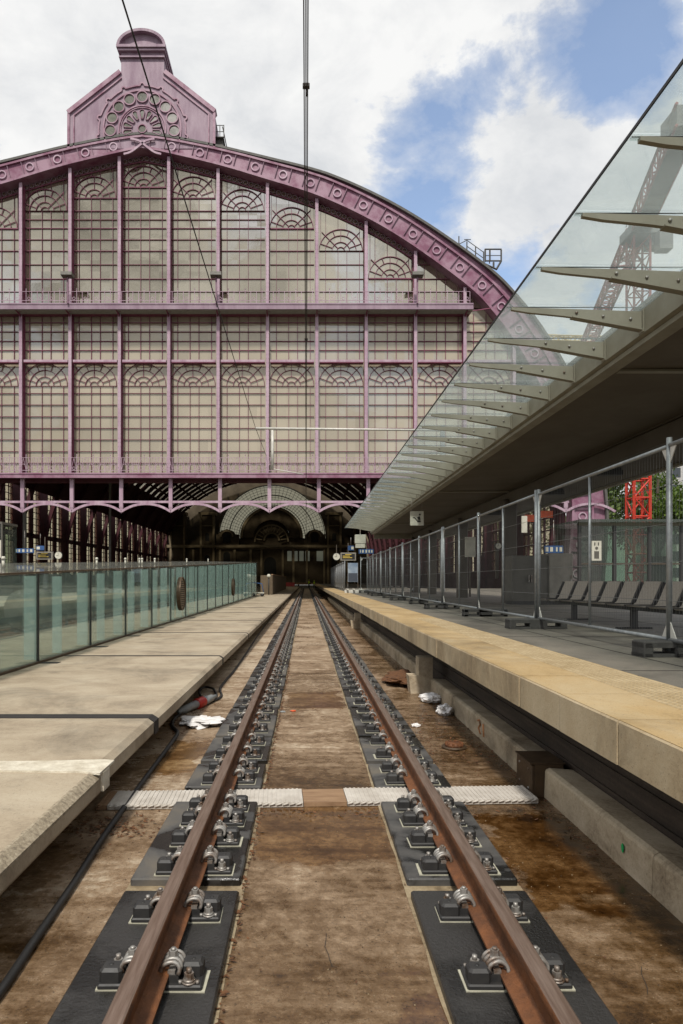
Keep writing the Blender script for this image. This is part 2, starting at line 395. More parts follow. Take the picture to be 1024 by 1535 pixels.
# ------------------------------------------------------------------ setting
b = MB(); b.add([(-1500,-300,-.34),(1500,-300,-.34),(1500,2500,-.34),(-1500,2500,-.34)], [(0,1,2,3)])
struct(b.build('ground', M['earth']))
b = MB()
b.box(-2.6, 2.2, -4, 145, -.335, ZG)
struct(b.build('track_bed', M['ground']))

# ------------------------------------------------------------------ left slab platform
SL_J = [4.55, 6.27, 11.3, 16.3, 21.3, 26.3, 31.3, 36.3]
b = MB(); ys = [-4, 4.52, 4.66] + SL_J[1:] + [60, 100, 140]
def slab_sec(xe, zt, zb=.045):
    return [(-4.0, zb), (xe-.01, zb), (xe, zb+.02), (xe, zt-.035), (xe-.05, zt), (-4.0, zt)]
b.prism(slab_sec(-1.345, .186), 'y', -4, 4.50)
prev = 4.60
for y in SL_J[1:] + [60, 140]:
    b.prism(slab_sec(-1.38, .19), 'y', prev, y - .008); prev = y + .008
b.box(-4.0, -2.1, -4, 140, ZG, .042)
struct(b.build('platform', M['slab']))
b = MB()     # rough worn arris of the near slab
b.prism([(-1.41,.1892),(-1.394,.1892),(-1.3425,.153),(-1.3425,.138)], 'y', -3.9, 4.47)
struct(b.build('platform_edge', M['slab_edge']))
b = MB()
for k, y in enumerate(SL_J[1:]):
    w = .085 if k == 0 else .045
    b.box(-3.99, -1.43, y-w, y+w, .188, .196)
    b.add([(-1.43,y-w,.196),(-1.372,y-w,.160),(-1.372,y-w,.04),(-1.43,y-w,.188),(-1.43,y+w,.196),(-1.372,y+w,.160),(-1.372,y+w,.04),(-1.43,y+w,.188)],
          [(0,1,2,3),(4,7,6,5),(0,4,5,1),(1,5,6,2)])
struct(b.build('platform_joint', M['joint']))
b = MB()
pts = [(-3.99,4.47),(-2.6,4.49),(-1.9,4.46),(-1.45,4.44),(-1.33,4.40),(-1.325,4.72),(-1.42,4.74),(-1.8,4.70),(-2.5,4.68),(-3.99,4.70)]
b.prism(pts, 'z', .184, .199)
b.box(-1.352, -1.324, 4.47, 4.60, .06, .183)
struct(b.build('platform_seam', M['mortar']))

# ------------------------------------------------------------------ right platform: coping stones, paving, recess wall, kerb
YJ = [-2.99, -2.19, -1.39, -.59, .21, 1.01, 1.81, 2.62, 3.43, 4.21, 5.0]
y = 5.0
while y < 138: y += .8; YJ.append(y)
b = MB(); t = MB()
for a, c in zip(YJ[:-1], YJ[1:]):
    g0 = .022 if abs(a-5.0) < .01 else .006; g1 = .006
    rx = random.uniform(-.004, .004)
    b.prism([(1.566+rx,.512),(2.44,.512),(2.44,.736),(1.572+rx,.736),(1.566+rx,.728)], 'y', a+g0, c-g1)
    t.box(1.574+rx, 2.438, a+g0+.001, c-g1-.001, .7363, .74)
struct(b.build('platform_edge', M['stone_face'])); struct(t.build('platform_coping', M['stone_top']))
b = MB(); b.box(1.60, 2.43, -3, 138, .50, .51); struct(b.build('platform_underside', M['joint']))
b = MB(); b.box(2.443, 9.6, -3, 140, -.3, .738); struct(b.build('platform', M['paving']))
b = MB()
for x in (3.05, 4.25, 5.6): b.box(x-.006, x+.006, -3, 139, .7385, .741)
for k in range(40): b.box(2.45, 9.5, 2.1+k*3.2-.006, 2.1+k*3.2+.006, .7385, .7405)
struct(b.build('paving_joint', M['joint']))
b = MB()
yy = 3.0
while yy < 12.5:
    for i in range(8):
        x = 2.045+i*.05; b.add([(x-.018,yy-.018,.7405),(x+.018,yy-.018,.7405),(x+.018,yy+.018,.7405),(x-.018,yy+.018,.7405),(x-.009,yy-.009,.747),(x+.009,yy-.009,.747),(x+.009,yy+.009,.747),(x-.009,yy+.009,.747)],
                               [(4,5,6,7),(0,1,5,4),(1,2,6,5),(2,3,7,6),(3,0,4,7)])
    yy += .05
struct(b.build('tactile_paving', mat('tactile stone', (.40,.315,.19), .75, col2=(.27,.20,.105), scale=5)))
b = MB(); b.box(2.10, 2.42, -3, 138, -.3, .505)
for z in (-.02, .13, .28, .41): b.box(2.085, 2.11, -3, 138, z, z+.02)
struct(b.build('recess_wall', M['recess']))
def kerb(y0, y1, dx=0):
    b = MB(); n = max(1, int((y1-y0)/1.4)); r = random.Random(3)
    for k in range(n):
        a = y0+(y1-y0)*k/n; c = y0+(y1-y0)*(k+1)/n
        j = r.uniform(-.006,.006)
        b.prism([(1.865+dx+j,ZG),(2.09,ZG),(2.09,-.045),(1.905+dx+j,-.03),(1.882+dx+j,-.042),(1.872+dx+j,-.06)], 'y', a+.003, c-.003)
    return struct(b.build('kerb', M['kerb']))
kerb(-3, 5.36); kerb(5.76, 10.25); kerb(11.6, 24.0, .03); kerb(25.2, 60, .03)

# ------------------------------------------------------------------ rails
RX = {'left': -.632, 'right': .864}
def rail_profile():
    h = [(.075,-.172),(.075,-.161),(.062,-.157),(.022,-.143),(.011,-.132),(.0085,-.09),(.0095,-.056),(.020,-.046),(.0345,-.038),(.036,-.028),(.036,-.012)]
    top = [(.034,-.005),(.028,-.0012),(.012,0)]
    left = [(-x,z) for x, z in reversed(h)]; tl = [(-x,z) for x, z in reversed(top)]
    return h + top + tl + left
for side, x in RX.items():
    prof = rail_profile(); b = MB(); n = len(prof)
    ys = [-3, 3, 9, 20, 45, 90, 141]
    vs = [(x+px_, y, pz) for y in ys for px_, pz in prof]
    for j in range(len(ys)-1):
        for i in range(n):
            b.m = 1 if prof[i][1] > -.008 and prof[(i+1)%n][1] > -.008 else 0
            b.add([vs[j*n+i], vs[j*n+(i+1)%n], vs[(j+1)*n+(i+1)%n], vs[(j+1)*n+i]], [(0,1,2,3)])
    b.m = 0; b.add(vs[:n], [tuple(range(n))]); b.add(vs[-n:], [tuple(reversed(range(n)))])
    o = b.build('rail', [M['rail'], M['rail_top']])
    tag(o, 'rusty brown %s rail of the track, running into the hall' % ('left-hand' if side == 'left' else 'right-hand'), 'rail')

# pale grout bed the pads sit on
M['grout'] = slab_mat('pale grout', (.07, .045, .02), (.24, .18, .105), (.38, .31, .20), (3.5, 3.5, 1), bump=.6)
for x in (-.662, .866):
    b = MB(); rg = random.Random(11); ya = -3.0; L = []; R_ = []
    while ya < 140:
        L.append((x-.322+rg.uniform(-.005,.005), ya)); R_.append((x+.322+rg.uniform(-.005,.005), ya)); ya += .18 if ya < 25 else 3
    for i in range(len(L)-1):
        b.add([(*L[i], ZG+.004), (*R_[i], ZG+.004), (*R_[i+1], ZG+.004), (*L[i+1], ZG+.004)], [(0,1,2,3)])
    struct(b.build('grout_strip', M['grout']))
# pads under the rails
pads = [(.6,2.05),(2.15,3.65),(3.79,5.12),(5.48,6.17),(6.30,7.2),(7.32,8.85)]
y = 8.97
while y < 139: pads.append((y, y+1.33)); y += 1.43
ordw = ['cut off by the bottom of the photo', 'nearest whole one before the pale cross board', 'just before the pale cross board', 'first one beyond the pale cross board', 'second one beyond the pale cross board', 'third one beyond the pale cross board']
for side, x in RX.items():
    dx = -.03 if side == 'left' else .002
    b = MB(); b.cbox(-.307, .307, 0, 1, 0, .045, .006); shared = b.mesh('rubber_pad', M['pad'])
    for k, (a, c) in enumerate(pads):
        jr = random.uniform(-.008,.008)
        if k < 6:
            bb = MB(); bb.cbox(-.307,.307,0,c-a,0,.045,.008); me = bb.mesh('rubber_pad', M['pad_wet'] if k < 2 else M['pad'])
        else: me = shared
        o = bpy.data.objects.new('rubber_pad', me); COL.objects.link(o)
        o.location = (x+dx+jr, a, ZG)
        if k >= 6: o.scale.y = c-a
        if k < 6: tag(o, 'grey rubber pad under %s rail, %s' % (side, ordw[k]), 'rail pad', 'rubber pads under the rails')
        else: tag(o, 'dark grey rubber pad under the %s rail, well beyond the cross board' % side, 'rail pad', 'far rubber pads under the %s rail' % side)

# fastenings
ZT = ZG + .045
def fast_parts():
    z = ZT
    shim = MB(); shim.box(-.012,.152,-.0755,.0755,z,z+.006)
    base = MB(); base.cbox(-.012,.138,-.074,.074,z+.007,z+.026,.006)
    blk = MB(); blk.cbox(.040,.132,-.012,.066,z+.026,z+.082,.012); blk.box(-.012,.040,-.05,.05,z+.026,z+.054)
    blk.cyl(.09,.026,z+.080,z+.0835,.009,8)
    clip = MB()
    for yo in (-.042,-.014,.014,.042):
        pts = []
        for i in range(13):
            a = -.6 + (PI+1.1)*i/12
            pts.append((.010+.036*math.cos(a) + (0 if i < 9 else -.010*(i-8)/4), yo+.003*math.sin(a*2), z+.074+.031*math.sin(a)))
        clip.tube(pts, .0085, 7)
    clip.box(-.004,.026,-.042,.042,z+.052,z+.068)
    nb = MB(); nb.cyl(.010,.0,z+.100,z+.106,.022,12); nb.hexnut(.010,0,z+.106,z+.132,.019); nb.cyl(.010,0,z+.132,z+.141,.0105,8)
    ab = MB(); ab.cyl(.082,-.046,z+.026,z+.032,.030,12); ab.cyl(.082,-.046,z+.032,z+.041,.024,12); ab.hexnut(.082,-.046,z+.041,z+.065,.020); ab.cyl(.082,-.046,z+.065,z+.084,.011,8)
    for sx in (.048,.118): ab.cyl(sx,-.058,z+.026,z+.040,.008,6)
    return [('shim_plate',shim,M['shim']),('base_plate',base,M['black']),('shoulder_block',blk,M['black']),('spring_clip',clip,M['steel']),('clip_bolt',nb,M['steel']),('anchor_bolt',ab,M['steel'])]
PARTS = [(n, mb.mesh(n, m)) for n, mb, m in fast_parts()]
# one joined mesh for the distant ones
jm = MB(); mats_far = [M['shim'], M['black'], M['steel']]
for n, mb, m in fast_parts():
    jm.m = mats_far.index(m); o = len(jm.v); jm.v += mb.v
    for f in mb.f: jm.f.append(tuple(i+o for i in f)); jm.mi.append(jm.m); jm.smooth.append(False)
FAR = jm.mesh('rail_fastening', mats_far)
rows = [1.7, 2.26, 2.82, 3.37, 3.90, 4.31, 4.66, 4.95, 5.60, 5.95, 6.40, 6.92]
while len(rows) < 75: rows.append(rows[-1] + .56)
nearw = {1: 'cut off at photo bottom', 2: 'nearest of its row', 3: 'second nearest of its row', 4: 'third nearest of its row', 5: 'fourth nearest of its row', 6: 'second in front of pale cross board', 7: 'right in front of pale cross board', 8: 'right behind pale cross board', 9: 'second behind pale cross board'}
for side, x in RX.items():
    for io in ('inner', 'outer'):
        sgn = 1 if (side == 'left') == (io == 'inner') else -1      # +1: on the +X side of the rail
        for k, y in enumerate(rows):
            if k == 0: continue
            lab = 'black spring clip fastening, %s side of %s rail, ' % (io, side)
            grp = 'rail fastenings on the %s side of the %s rail' % (io, side)
            lab += nearw.get(k, 'further behind pale cross board')
            loc = (x + sgn*.075, y + random.uniform(-.008,.008), 0); rot = (PI if sgn < 0 else 0) + PI*0
            if k < 22:
                root = empty('rail_fastening', loc, lab, 'rail fastening', grp, rot)
                for n, me in PARTS:
                    o = bpy.data.objects.new(n, me); COL.objects.link(o); o.parent = root
                    if n == 'spring_clip': o.rotation_euler.z = random.uniform(-.08,.08)
                    if n in ('shim_plate', 'base_plate'): o.rotation_euler.z = random.uniform(-.02,.02)
                    if n == 'shim_plate': o.location.x = random.uniform(-.012,.004)
            else:
                o = bpy.data.objects.new('rail_fastening', FAR); COL.objects.link(o); o.location = loc; o.rotation_euler.z = rot
                tag(o, lab, 'rail fastening', grp)
b = MB(); y = rows[-1] + .56
while y < 139:
    for x in RX.values():
        for sg in (1,-1):
            a = x+sg*.075
            b.m = 0; b.box(a, a+sg*.15, y-.08, y+.08, ZT, ZT+.07)
            b.m = 1; b.tube([(a-sg*.01,y-.04,ZT+.09),(a+sg*.04,y,ZT+.12),(a-sg*.01,y+.04,ZT+.09)], .02, 4)
    y += .56
o = b.build('rail_fastenings', [M['black'], M['steel']]); tag(o, 'small dark rail fastenings far down the track beside both rails', 'rail fastening', None, 'stuff')

# ------------------------------------------------------------------ pale cross board
root = empty('cross_board', (.10, 5.29, ZG), 'pale ribbed cross board laid over the track bed under both rails', 'board', rotz=.045)
def ribbed(x0, x1, m, name):
    b = MB(); b.box(x0, x1, -.17, .17, .004, .036)
    x = x0+.012
    while x < x1-.012:
        b.box(x, x+.014, -.168, .168, .036, .041); x += .034
    for k in range(int((x1-x0)/.05)):
        b.tube([(x0+.05*k,-.172,.02),(x0+.05*k+.04,-.176,.034)], .007, 5)
    return b.build(name, m, root)
ribbed(-1.66,-1.585, M['wood'], 'end_board'); ribbed(-1.58,-.13, M['grating'], 'ribbed_board'); 
b = MB(); b.box(-.125,.20,-.16,.16,.002,.034); b.build('timber_board', M['wood'], root)
ribbed(.205,1.66, M['grating'], 'ribbed_board')

# ------------------------------------------------------------------ kerb side box, L blocks, drain, bags, cable
root = empty('kerb_box', (1.90, 5.56, ZG), 'brown steel cover box straddling the right kerb at the pale cross board', 'cover box')
b = MB(); b.cbox(-.13,.13,-.18,.19,0,.25,.012); b.build('box_body', M['bronze'], root)
b = MB(); b.box(-.138,.14,-.19,.2,.252,.262); b.box(-.1,.12,-.194,-.181,.0,.25); b.build('lid', M['bronze'], root)
b = MB()
for z in (.05,.2): b.tube([(-.136,.1,z),(-.128,.1,z)], .011, 6); b.tube([(-.136,-.12,z),(-.128,-.12,z)], .011, 6)
b.build('bolt', M['steel'], root)
def lblock(x, y, lab, s=1.0):
    b = MB()
    b.prism([(0.03*s,0),(.36*s,0),(.36*s,.54*s),(.15*s,.54*s),(.15*s,.27*s),(0,.27*s)], 'y', 0, .28)
    b.cyl(.19*s,-.003,.19*s,.20*s,.012,6)
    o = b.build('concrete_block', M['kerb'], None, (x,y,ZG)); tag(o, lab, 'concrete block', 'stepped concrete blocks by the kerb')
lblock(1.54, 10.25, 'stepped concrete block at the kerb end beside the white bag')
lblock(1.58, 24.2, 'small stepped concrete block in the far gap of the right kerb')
root = empty('drain_cap', (1.50, 6.93, ZG), 'rusty round drain cap on the ground by the right kerb', 'drain cap')
b = MB(); b.cyl(0,0,0,.02,.125,20); b.build('rim', M['bronze'], root)
b = MB(); b.cyl(0,0,.02,.05,.095,20,.085)
for k in range(10): a = 2*PI*k/10; b.box(.08*math.cos(a)-.012,.08*math.cos(a)+.012,.08*math.sin(a)-.012,.08*math.sin(a)+.012,.02,.058)
b.build('cap', M['rail'], root)

def crumpled(name, loc, size, seed, label, cat, m, amp=.33, subdiv=4):
    me = bpy.data.meshes.new(name); bm = bmesh.new(); bmesh.ops.create_icosphere(bm, subdivisions=subdiv, radius=1)
    off = Vector((seed*7.3, seed*2.1, seed*1.7))
    for v in bm.verts:
        n = v.co.copy(); d = amp*mnoise.fractal(n*1.5+off, 1.0, 2.0, 4) + (0 if amp == 0 else -.26*abs(mnoise.noise(n*3.3+off)) - .16*abs(mnoise.noise(n*8+off)) + .06*mnoise.noise(n*19+off))
        v.co = n*(1+d); v.co.x *= size[0]; v.co.y *= size[1]; v.co.z *= size[2]
        v.co.z = max(v.co.z + size[2]*.75, 0)
    bm.to_mesh(me); bm.free(); me.materials.append(m)
    o = bpy.data.objects.new(name, me); COL.objects.link(o); o.location = loc
    return tag(o, label, cat)
crumpled('plastic_bag', (1.745, 9.55, ZG), (.17,.17,.075), 1, 'full white plastic bag lying by the kerb in front of the stepped block', 'plastic bag', M['bag'], .2)
crumpled('plastic_bag', (1.75, 8.65, ZG), (.11,.10,.07), 2, 'small crumpled white plastic bag with green print, against the kerb face', 'plastic bag', M['bag'], .5)
crumpled('paper_scrap', (1.27, 7.92, ZG), (.055,.045,.025), 3, 'tiny scrap of white paper beside the right rail pads', 'litter', M['bag'], .4, 3)
crumpled('plastic_sheet', (-1.24, 8.05, ZG), (.23,.26,.05), 4, 'torn white plastic sheet lying between cable plug and left rail', 'plastic sheet', M['bag'], .6)
for k, (x, y, c) in enumerate([(-.30,8.8,'greyplastic'),(-.17,8.85,'orange')]):
    crumpled('paper_scrap', (x,y,ZG), (.04,.03,.012), 9+k, ['tiny grey scrap between the rails beside the left pads','tiny pink scrap between the rails beside a grey one'][k], 'litter', M[c], .3, 3)

def gp(px, py, h=EYE-ZG-.02):      # point on the track bed seen at a pixel
    Y = F*h/(py-VY); return Vector(((px-VX)*Y/F, Y, EYE-h))
root = empty('power_cable', gp(150,1260), 'black power cable with red and grey plug on the ground left of the left rail', 'power cable')
def local(pts): return [p - root.location for p in pts]
near = [gp(-60,1560), gp(0,1487), gp(60,1398), gp(110,1325), gp(150,1262), gp(190,1205), gp(230,1150), gp(258,1112), gp(266,1098), gp(258,1088), gp(261,1078), gp(270,1070)]
b = MB(); b.tube(local(smooth_path(near, 6)), .021, 10); b.build('near_cable', M['rubber'], root)
far = [gp(318,1050), gp(324,1046), gp(322,1036), gp(308,1032), gp(299,1037), gp(302,1047), gp(314,1051), gp(326,1048), gp(332,1042), gp(330,1032), gp(340,1018), gp(352,1004), gp(372,975), gp(392,945), gp(412,920), gp(432,898), gp(445,884)]
fr = smooth_path(far, 6)
for i, p in enumerate(fr): p.z += .022 if 12 < i < 30 else 0
b = MB(); b.tube(local(fr), .019, 8); b.build('far_cable', M['rubber'], root)
p0, p1 = gp(268,1072), gp(322,1049); d = p1-p0
def along(t): return p0 + d*t + Vector((0,0,.045))
b = MB(); b.tube(local([along(.0),along(.10),along(.11),along(.45)]), [.03,.042,.05,.055], 14); b.build('socket', M['greyplastic'], root)
b = MB(); b.tube(local([along(.45),along(.47),along(.63),along(.66)]), [.058,.072,.072,.06], 14); b.build('collar', M['red'], root)
b = MB(); b.tube(local([along(.66),along(.72),along(.9),along(.92),along(1.02)]), [.056,.062,.048,.032,.028], 14); b.box(*[v for v in (0,.001,0,.001,0,.001)]); b.build('plug', M['greyplastic'], root)

# leaf litter: countless crumbs
b = MB(); rr = random.Random(5)
def litter(cx, cy, sx, sy, n, smin=.008, smax=.022):
    for _ in range(n):
        x = rr.gauss(cx, sx); y = rr.gauss(cy, sy); s = rr.uniform(smin, smax); a = rr.uniform(0, 2*PI); z = ZG+rr.uniform(.002,.012)
        c, q = math.cos(a)*s, math.sin(a)*s
        b.add([(x-c,y-q,z),(x+q*.5,y-c*.5,z+s*.3),(x+c,y+q,z+rr.uniform(0,s*.6)),(x-q*.5,y+c*.5,z)], [(0,1,2,3)])
for y in [1+.1*k for k in range(130)]:
    litter(-.335, y, .012, .05, 5); litter(1.18, y, .02, .05, 2)
    if y > 4.0: litter(1.80, y, .05, .06, 4)
    litter(rr.uniform(-.3,1.8), y, .15, .1, 2, .005, .012)
litter(-1.45, 8.9, .10, .7, 350); litter(1.62, 11.3, .12, .35, 500, .012, .03); litter(1.45, 7.0, .25, .5, 260); litter(-1.35, 4.7, .18, .12, 260); litter(1.3,7.9,.2,.5,200)
litter(.1, 4.98, .9, .06, 160)
b2 = MB()
for _ in range(3600):
    y = 1.6+12*rr.random()**1.6; x = rr.uniform(-1.7, 1.86); s_ = rr.uniform(.002,.0055); z = ZG+.001
    if abs(x+.66) < .31 or abs(x-.866) < .31: continue
    p = [(x+s_*rr.uniform(.5,1)*math.cos(a), y+s_*rr.uniform(.5,1)*math.sin(a), z) for a in (0,1.26,2.5,3.8,5.0)]
    b2.m = 0 if rr.random() < .4 else 1
    b2.add(p+[(x,y,z+s_*.8)], [(i,(i+1)%5,5) for i in range(5)])
o2 = b2.build('grit', [mat('pale grit', (.27,.21,.13), .9, scale=50), mat('dark grit', (.06,.04,.022), .9, scale=50)]); tag(o2, 'fine grit scattered on the track bed', 'grit', None, 'stuff')
o = b.build('leaf_litter', M['leaf_litter']); tag(o, 'rust brown leaf litter and crumbs scattered over the track bed', 'leaf litter', None, 'stuff')
crumpled('soil_heap', (1.62, 11.3, ZG), (.36,.7,.10), 6, 'low heap of rust brown soil behind the stepped block', 'soil heap', M['leaf_litter'], .4)

# hairline cracks in the track bed
b = MB(); rc_ = random.Random(4)
def crack(x, y, n, dx, dy, w):
    for _ in range(n):
        x2, y2 = x+dx+rc_.uniform(-.012,.012), y+dy+rc_.uniform(-.01,.01)
        b.add([(x-w,y,ZG+.003),(x+w,y,ZG+.003),(x2+w,y2,ZG+.003),(x2-w,y2,ZG+.003)], [(0,1,2,3)]); x, y = x2, y2
crack(.115, 3.0, 5, -.003, .06, .0014); crack(1.4, 2.8, 4, .02, .05, .0013)
struct(b.build('ground_crack', M['joint']))
# paint marks on the kerb
b = MB(); pts = [(1.861, 4.02+.016*math.cos(a), -.135+.028*math.sin(a)) for a in [2*PI*k/12 for k in range(12)]]
b.add(pts, [tuple(range(12))]); b.add([(1.863,p[1],p[2]) for p in pts],[tuple(reversed(range(12)))])
o = b.build('paint_mark', M['green_paint']); tag(o, 'green paint dot on the near right kerb face', 'paint mark')
b = MB(); b.tube([(1.862,7.42,-.08),(1.862,7.35,-.06),(1.862,7.30,-.10),(1.862,7.38,-.15),(1.862,7.30,-.2)], .010, 4); b.tube([(1.862,7.18,-.07),(1.862,7.15,-.2)], .012, 4)
o = b.build('paint_mark', M['orange_paint']); tag(o, 'faded orange painted figure on the kerb face before the box', 'paint mark')

# ------------------------------------------------------------------ temporary fence
FX = 3.37
def fence_panel(L):
    root = empty('mesh_fence', (0,0,0), 'x', 'fence')
    h0, h1 = .13, 1.93
    for zz in (h0, h1):
        b = MB(); b.tube([(0,0,zz),(0,L,zz)], .021, 10); b.build('cross_tube', M['fence'], root)
    for yy in (0.0, L):
        b = MB(); b.tube([(0,yy,.03),(0,yy,h1+.07)], .024, 12); b.build('post', M['fence'], root)
    b = MB(); b.tube([(0,L*.5,h0),(0,L*.5,h1)], .018, 8); b.build('middle_post', M['fence'], root)
    b = MB()
    n = int(L/.056)
    for k in range(1, n):
        y = L*k/n; b.bar((0,y,h0),(0,y,h1), .0012)
    for z in (.49,.85,1.21,1.57):
        b.bar((0,0,z),(0,L,z), .004)
    b.build('wire_mesh', M['wire'], root)
    for yy, sg in ((0,1),(L,-1)):
        for zz, sz in ((h0,1),(h1,-1)):
            b = MB(); b.add([(-.004,yy+sg*.02,zz+sz*.02),(-.004,yy+sg*.12,zz+sz*.02),(-.004,yy+sg*.02,zz+sz*.17),(.004,yy+sg*.02,zz+sz*.02),(.004,yy+sg*.12,zz+sz*.02),(.004,yy+sg*.02,zz+sz*.17)],
                  [(0,1,2),(5,4,3),(0,3,4,1),(1,4,5,2),(2,5,3,0)])
            b.build('gusset', M['white_steel'], root)
    return root
def fence_block():
    b = MB()
    # long foot lying across the fence, with two lifting slots
    for x0, x1 in ((-.42,-.33),(-.13,.13),(.33,.42)): b.cbox(x0,x1,-.115,.115,0,.135,.01)
    b.cbox(-.42,.42,-.115,.115,.085,.145,.012); b.box(-.42,.42,-.115,.115,0,.03)
    return b.mesh('fence_weight', M['block'])
FPOS = [2.84, 6.34, 9.95, 13.35, 16.85, 20.35, 23.85, 27.35, 30.85, 34.35, 37.85]
flabel = ['nearest mesh fence panel at the right edge of the photo', 'second mesh fence panel, in front of the row of seats', 'third mesh fence panel, in front of the grey cabinet', 'fourth mesh fence panel, by the first canopy column', 'fifth mesh fence panel along the platform', 'sixth mesh fence panel along the platform', 'far mesh fence panel below the end of the canopy']
FB = fence_block()
cache = {}
for k, (a, c) in enumerate(zip(FPOS[:-1], FPOS[1:])):
    L = round(c-a-.05, 2)
    if L not in cache: r = cache[L] = fence_panel(L)
    else: r = copy_tree(cache[L])
    r.location = (FX + (.012 if k % 2 else -.012), a+.025, ZP+.02)
    r['label'] = flabel[min(k,6)]; r['group'] = 'mesh fence panels along the right platform'
for k, y in enumerate(FPOS):
    o = bpy.data.objects.new('fence_weight', FB); COL.objects.link(o); o.location = (FX+.12*(1 if k % 2 else -.2), y, ZP); o.rotation_euler.z = random.uniform(-.08,.08)
    tag(o, 'dark block foot carrying the fence posts, ' + ['out at the right edge','nearest one, at the tactile paving','second one, in front of the cabinet','third one from the right edge','fourth one from the right edge'][k] if k < 5 else 'dark block foot under the far part of the mesh fence', 'fence weight', 'dark weights of the mesh fence')
# far fence beyond the canopy, crossing the platform
far_f = fence_panel(3.0); far_f.location = (2.6, 46, ZP+.02); far_f['label'] = 'far mesh fence panel standing along the platform by the poster board'; far_f['group'] = 'far mesh fence panels'
for k in range(1, 8):
    r = copy_tree(far_f); r.location = (2.6, 46+3.2*k, ZP+.02); r['label'] = 'small far mesh fence panel leading into the dark hall'
r = copy_tree(far_f); r.location = (FX-.3, 38.4, ZP+.02); r.rotation_euler.z = -PI/2 + .05; r['label'] = 'far mesh fence panel turned across the platform beside the display board'
b = MB()
for z in (0,.06,.12): b.box(-.6,.5,-.12+z,.15,z,z+.055)
for k in range(3): b.box(-.5+k*.35,-.4+k*.35,-.5,.5,.17,.23)
o = b.build('fence_parts', M['white_steel'], None, (2.75, 38.2, ZP)); tag(o, 'low pile of pale fence parts on the platform at the end of the near fence', 'fence parts')

# ------------------------------------------------------------------ platform canopy
CZ = EYE
root = empty('platform_canopy', (5, 20, ZP), 'long canopy with cantilevered glass edge and dark soffit over the right platform', 'canopy')
root_loc = root.location.copy()
def crel(mb, name, m):
    o = mb.build(name, m); o.parent = root; o.location = -root_loc; return o
Y0, Y1 = -2.2, 40.4
b = MB()
b.prism([(3.80,CZ+2.79),(3.98,CZ+2.76),(3.98,CZ+3.08),(3.80,CZ+3.06)], 'y', Y0, Y1)
b.prism([(3.86,CZ+2.715),(4.02,CZ+2.70),(4.02,CZ+2.758),(3.985,CZ+2.758),(3.86,CZ+2.772)], 'y', Y0, Y1)
crel(b, 'edge_beam', M['canopy_steel'])
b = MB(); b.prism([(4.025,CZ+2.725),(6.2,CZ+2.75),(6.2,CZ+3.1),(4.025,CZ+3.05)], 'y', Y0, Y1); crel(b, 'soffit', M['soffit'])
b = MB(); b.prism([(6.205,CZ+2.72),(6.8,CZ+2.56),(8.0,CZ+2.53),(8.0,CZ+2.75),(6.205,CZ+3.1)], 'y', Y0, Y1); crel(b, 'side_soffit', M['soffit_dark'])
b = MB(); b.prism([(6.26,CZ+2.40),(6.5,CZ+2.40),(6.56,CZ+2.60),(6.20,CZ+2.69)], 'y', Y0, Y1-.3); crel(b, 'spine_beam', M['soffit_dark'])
b = MB(); b.box(8.005,8.12,Y0,Y1,CZ+2.47,CZ+2.82); crel(b, 'far_edge', M['canopy_steel'])
b = MB(); b.box(3.82,8.1,Y0,Y1,CZ+3.11,CZ+3.16); crel(b, 'roof', M['roofing'])
b = MB(); b.box(2.254,2.264,Y0,Y1,CZ+3.10,CZ+3.124); crel(b, 'edge_strip', M['sign_black'])
for y in (8.85, 20.9, 32.8):
    b = MB(); b.box(4.04,6.19,y-.05,y+.05,CZ+2.695,CZ+2.722); crel(b, 'soffit_seam', M['canopy_steel'])
b = MB(); b.box(4.0,8.0,Y1+.003,Y1+.06,CZ+2.45,CZ+3.1); crel(b, 'end_fascia', M['canopy_steel'])
for k in range(-6, 37):
    y = 4.76+.99*k
    if y > Y1-.1: break
    b = MB()
    b.prism([(2.32,CZ+3.083),(2.32,CZ+3.055),(2.50,CZ+3.025),(2.90,CZ+2.985),(3.05,CZ+2.965),(3.795,CZ+2.83),(3.795,CZ+3.035),(2.90,CZ+3.066)], 'y', y-.022, y+.022)
    b.prism([(3.0,CZ+2.965),(3.795,CZ+2.82),(3.795,CZ+2.835),(3.0,CZ+2.98)], 'y', y-.045, y+.045)
    b.box(3.785,3.798,y-.06,y+.06,CZ+2.80,CZ+3.05)
    br = crel(b, 'bracket', M['canopy_steel'])
    if k < 12:
        bb = MB()
        for x, z in ((3.05,3.02),(3.35,2.98),(3.66,2.95)): bb.tube([(x,y-.034,CZ+z),(x,y-.021,CZ+z)], .016, 8)
        o = bb.build('bolt', M['steel']); o.parent = br
    b = MB(); b.box(2.26,2.34,y-.02,y+.02,CZ+3.075,CZ+3.085); b.prism([(2.27,CZ+3.104),(3.86,CZ+3.068),(3.86,CZ+3.080),(2.27,CZ+3.116)], 'y', y+.006, y+.984)
    crel(b, 'glass_pane', M['canopy_glass'])
    b = MB(); b.box(2.27,3.80,y-.004,y+.004,CZ+3.086,CZ+3.094); crel(b, 'gasket', M['sign_black'])
for y in (21.2, 27.6, 34.2, 39.6):
    b = MB(); b.cbox(6.10,6.50,y-.18,y+.18,ZP,CZ+2.5,.03); crel(b, 'column', M['soffit_dark'])

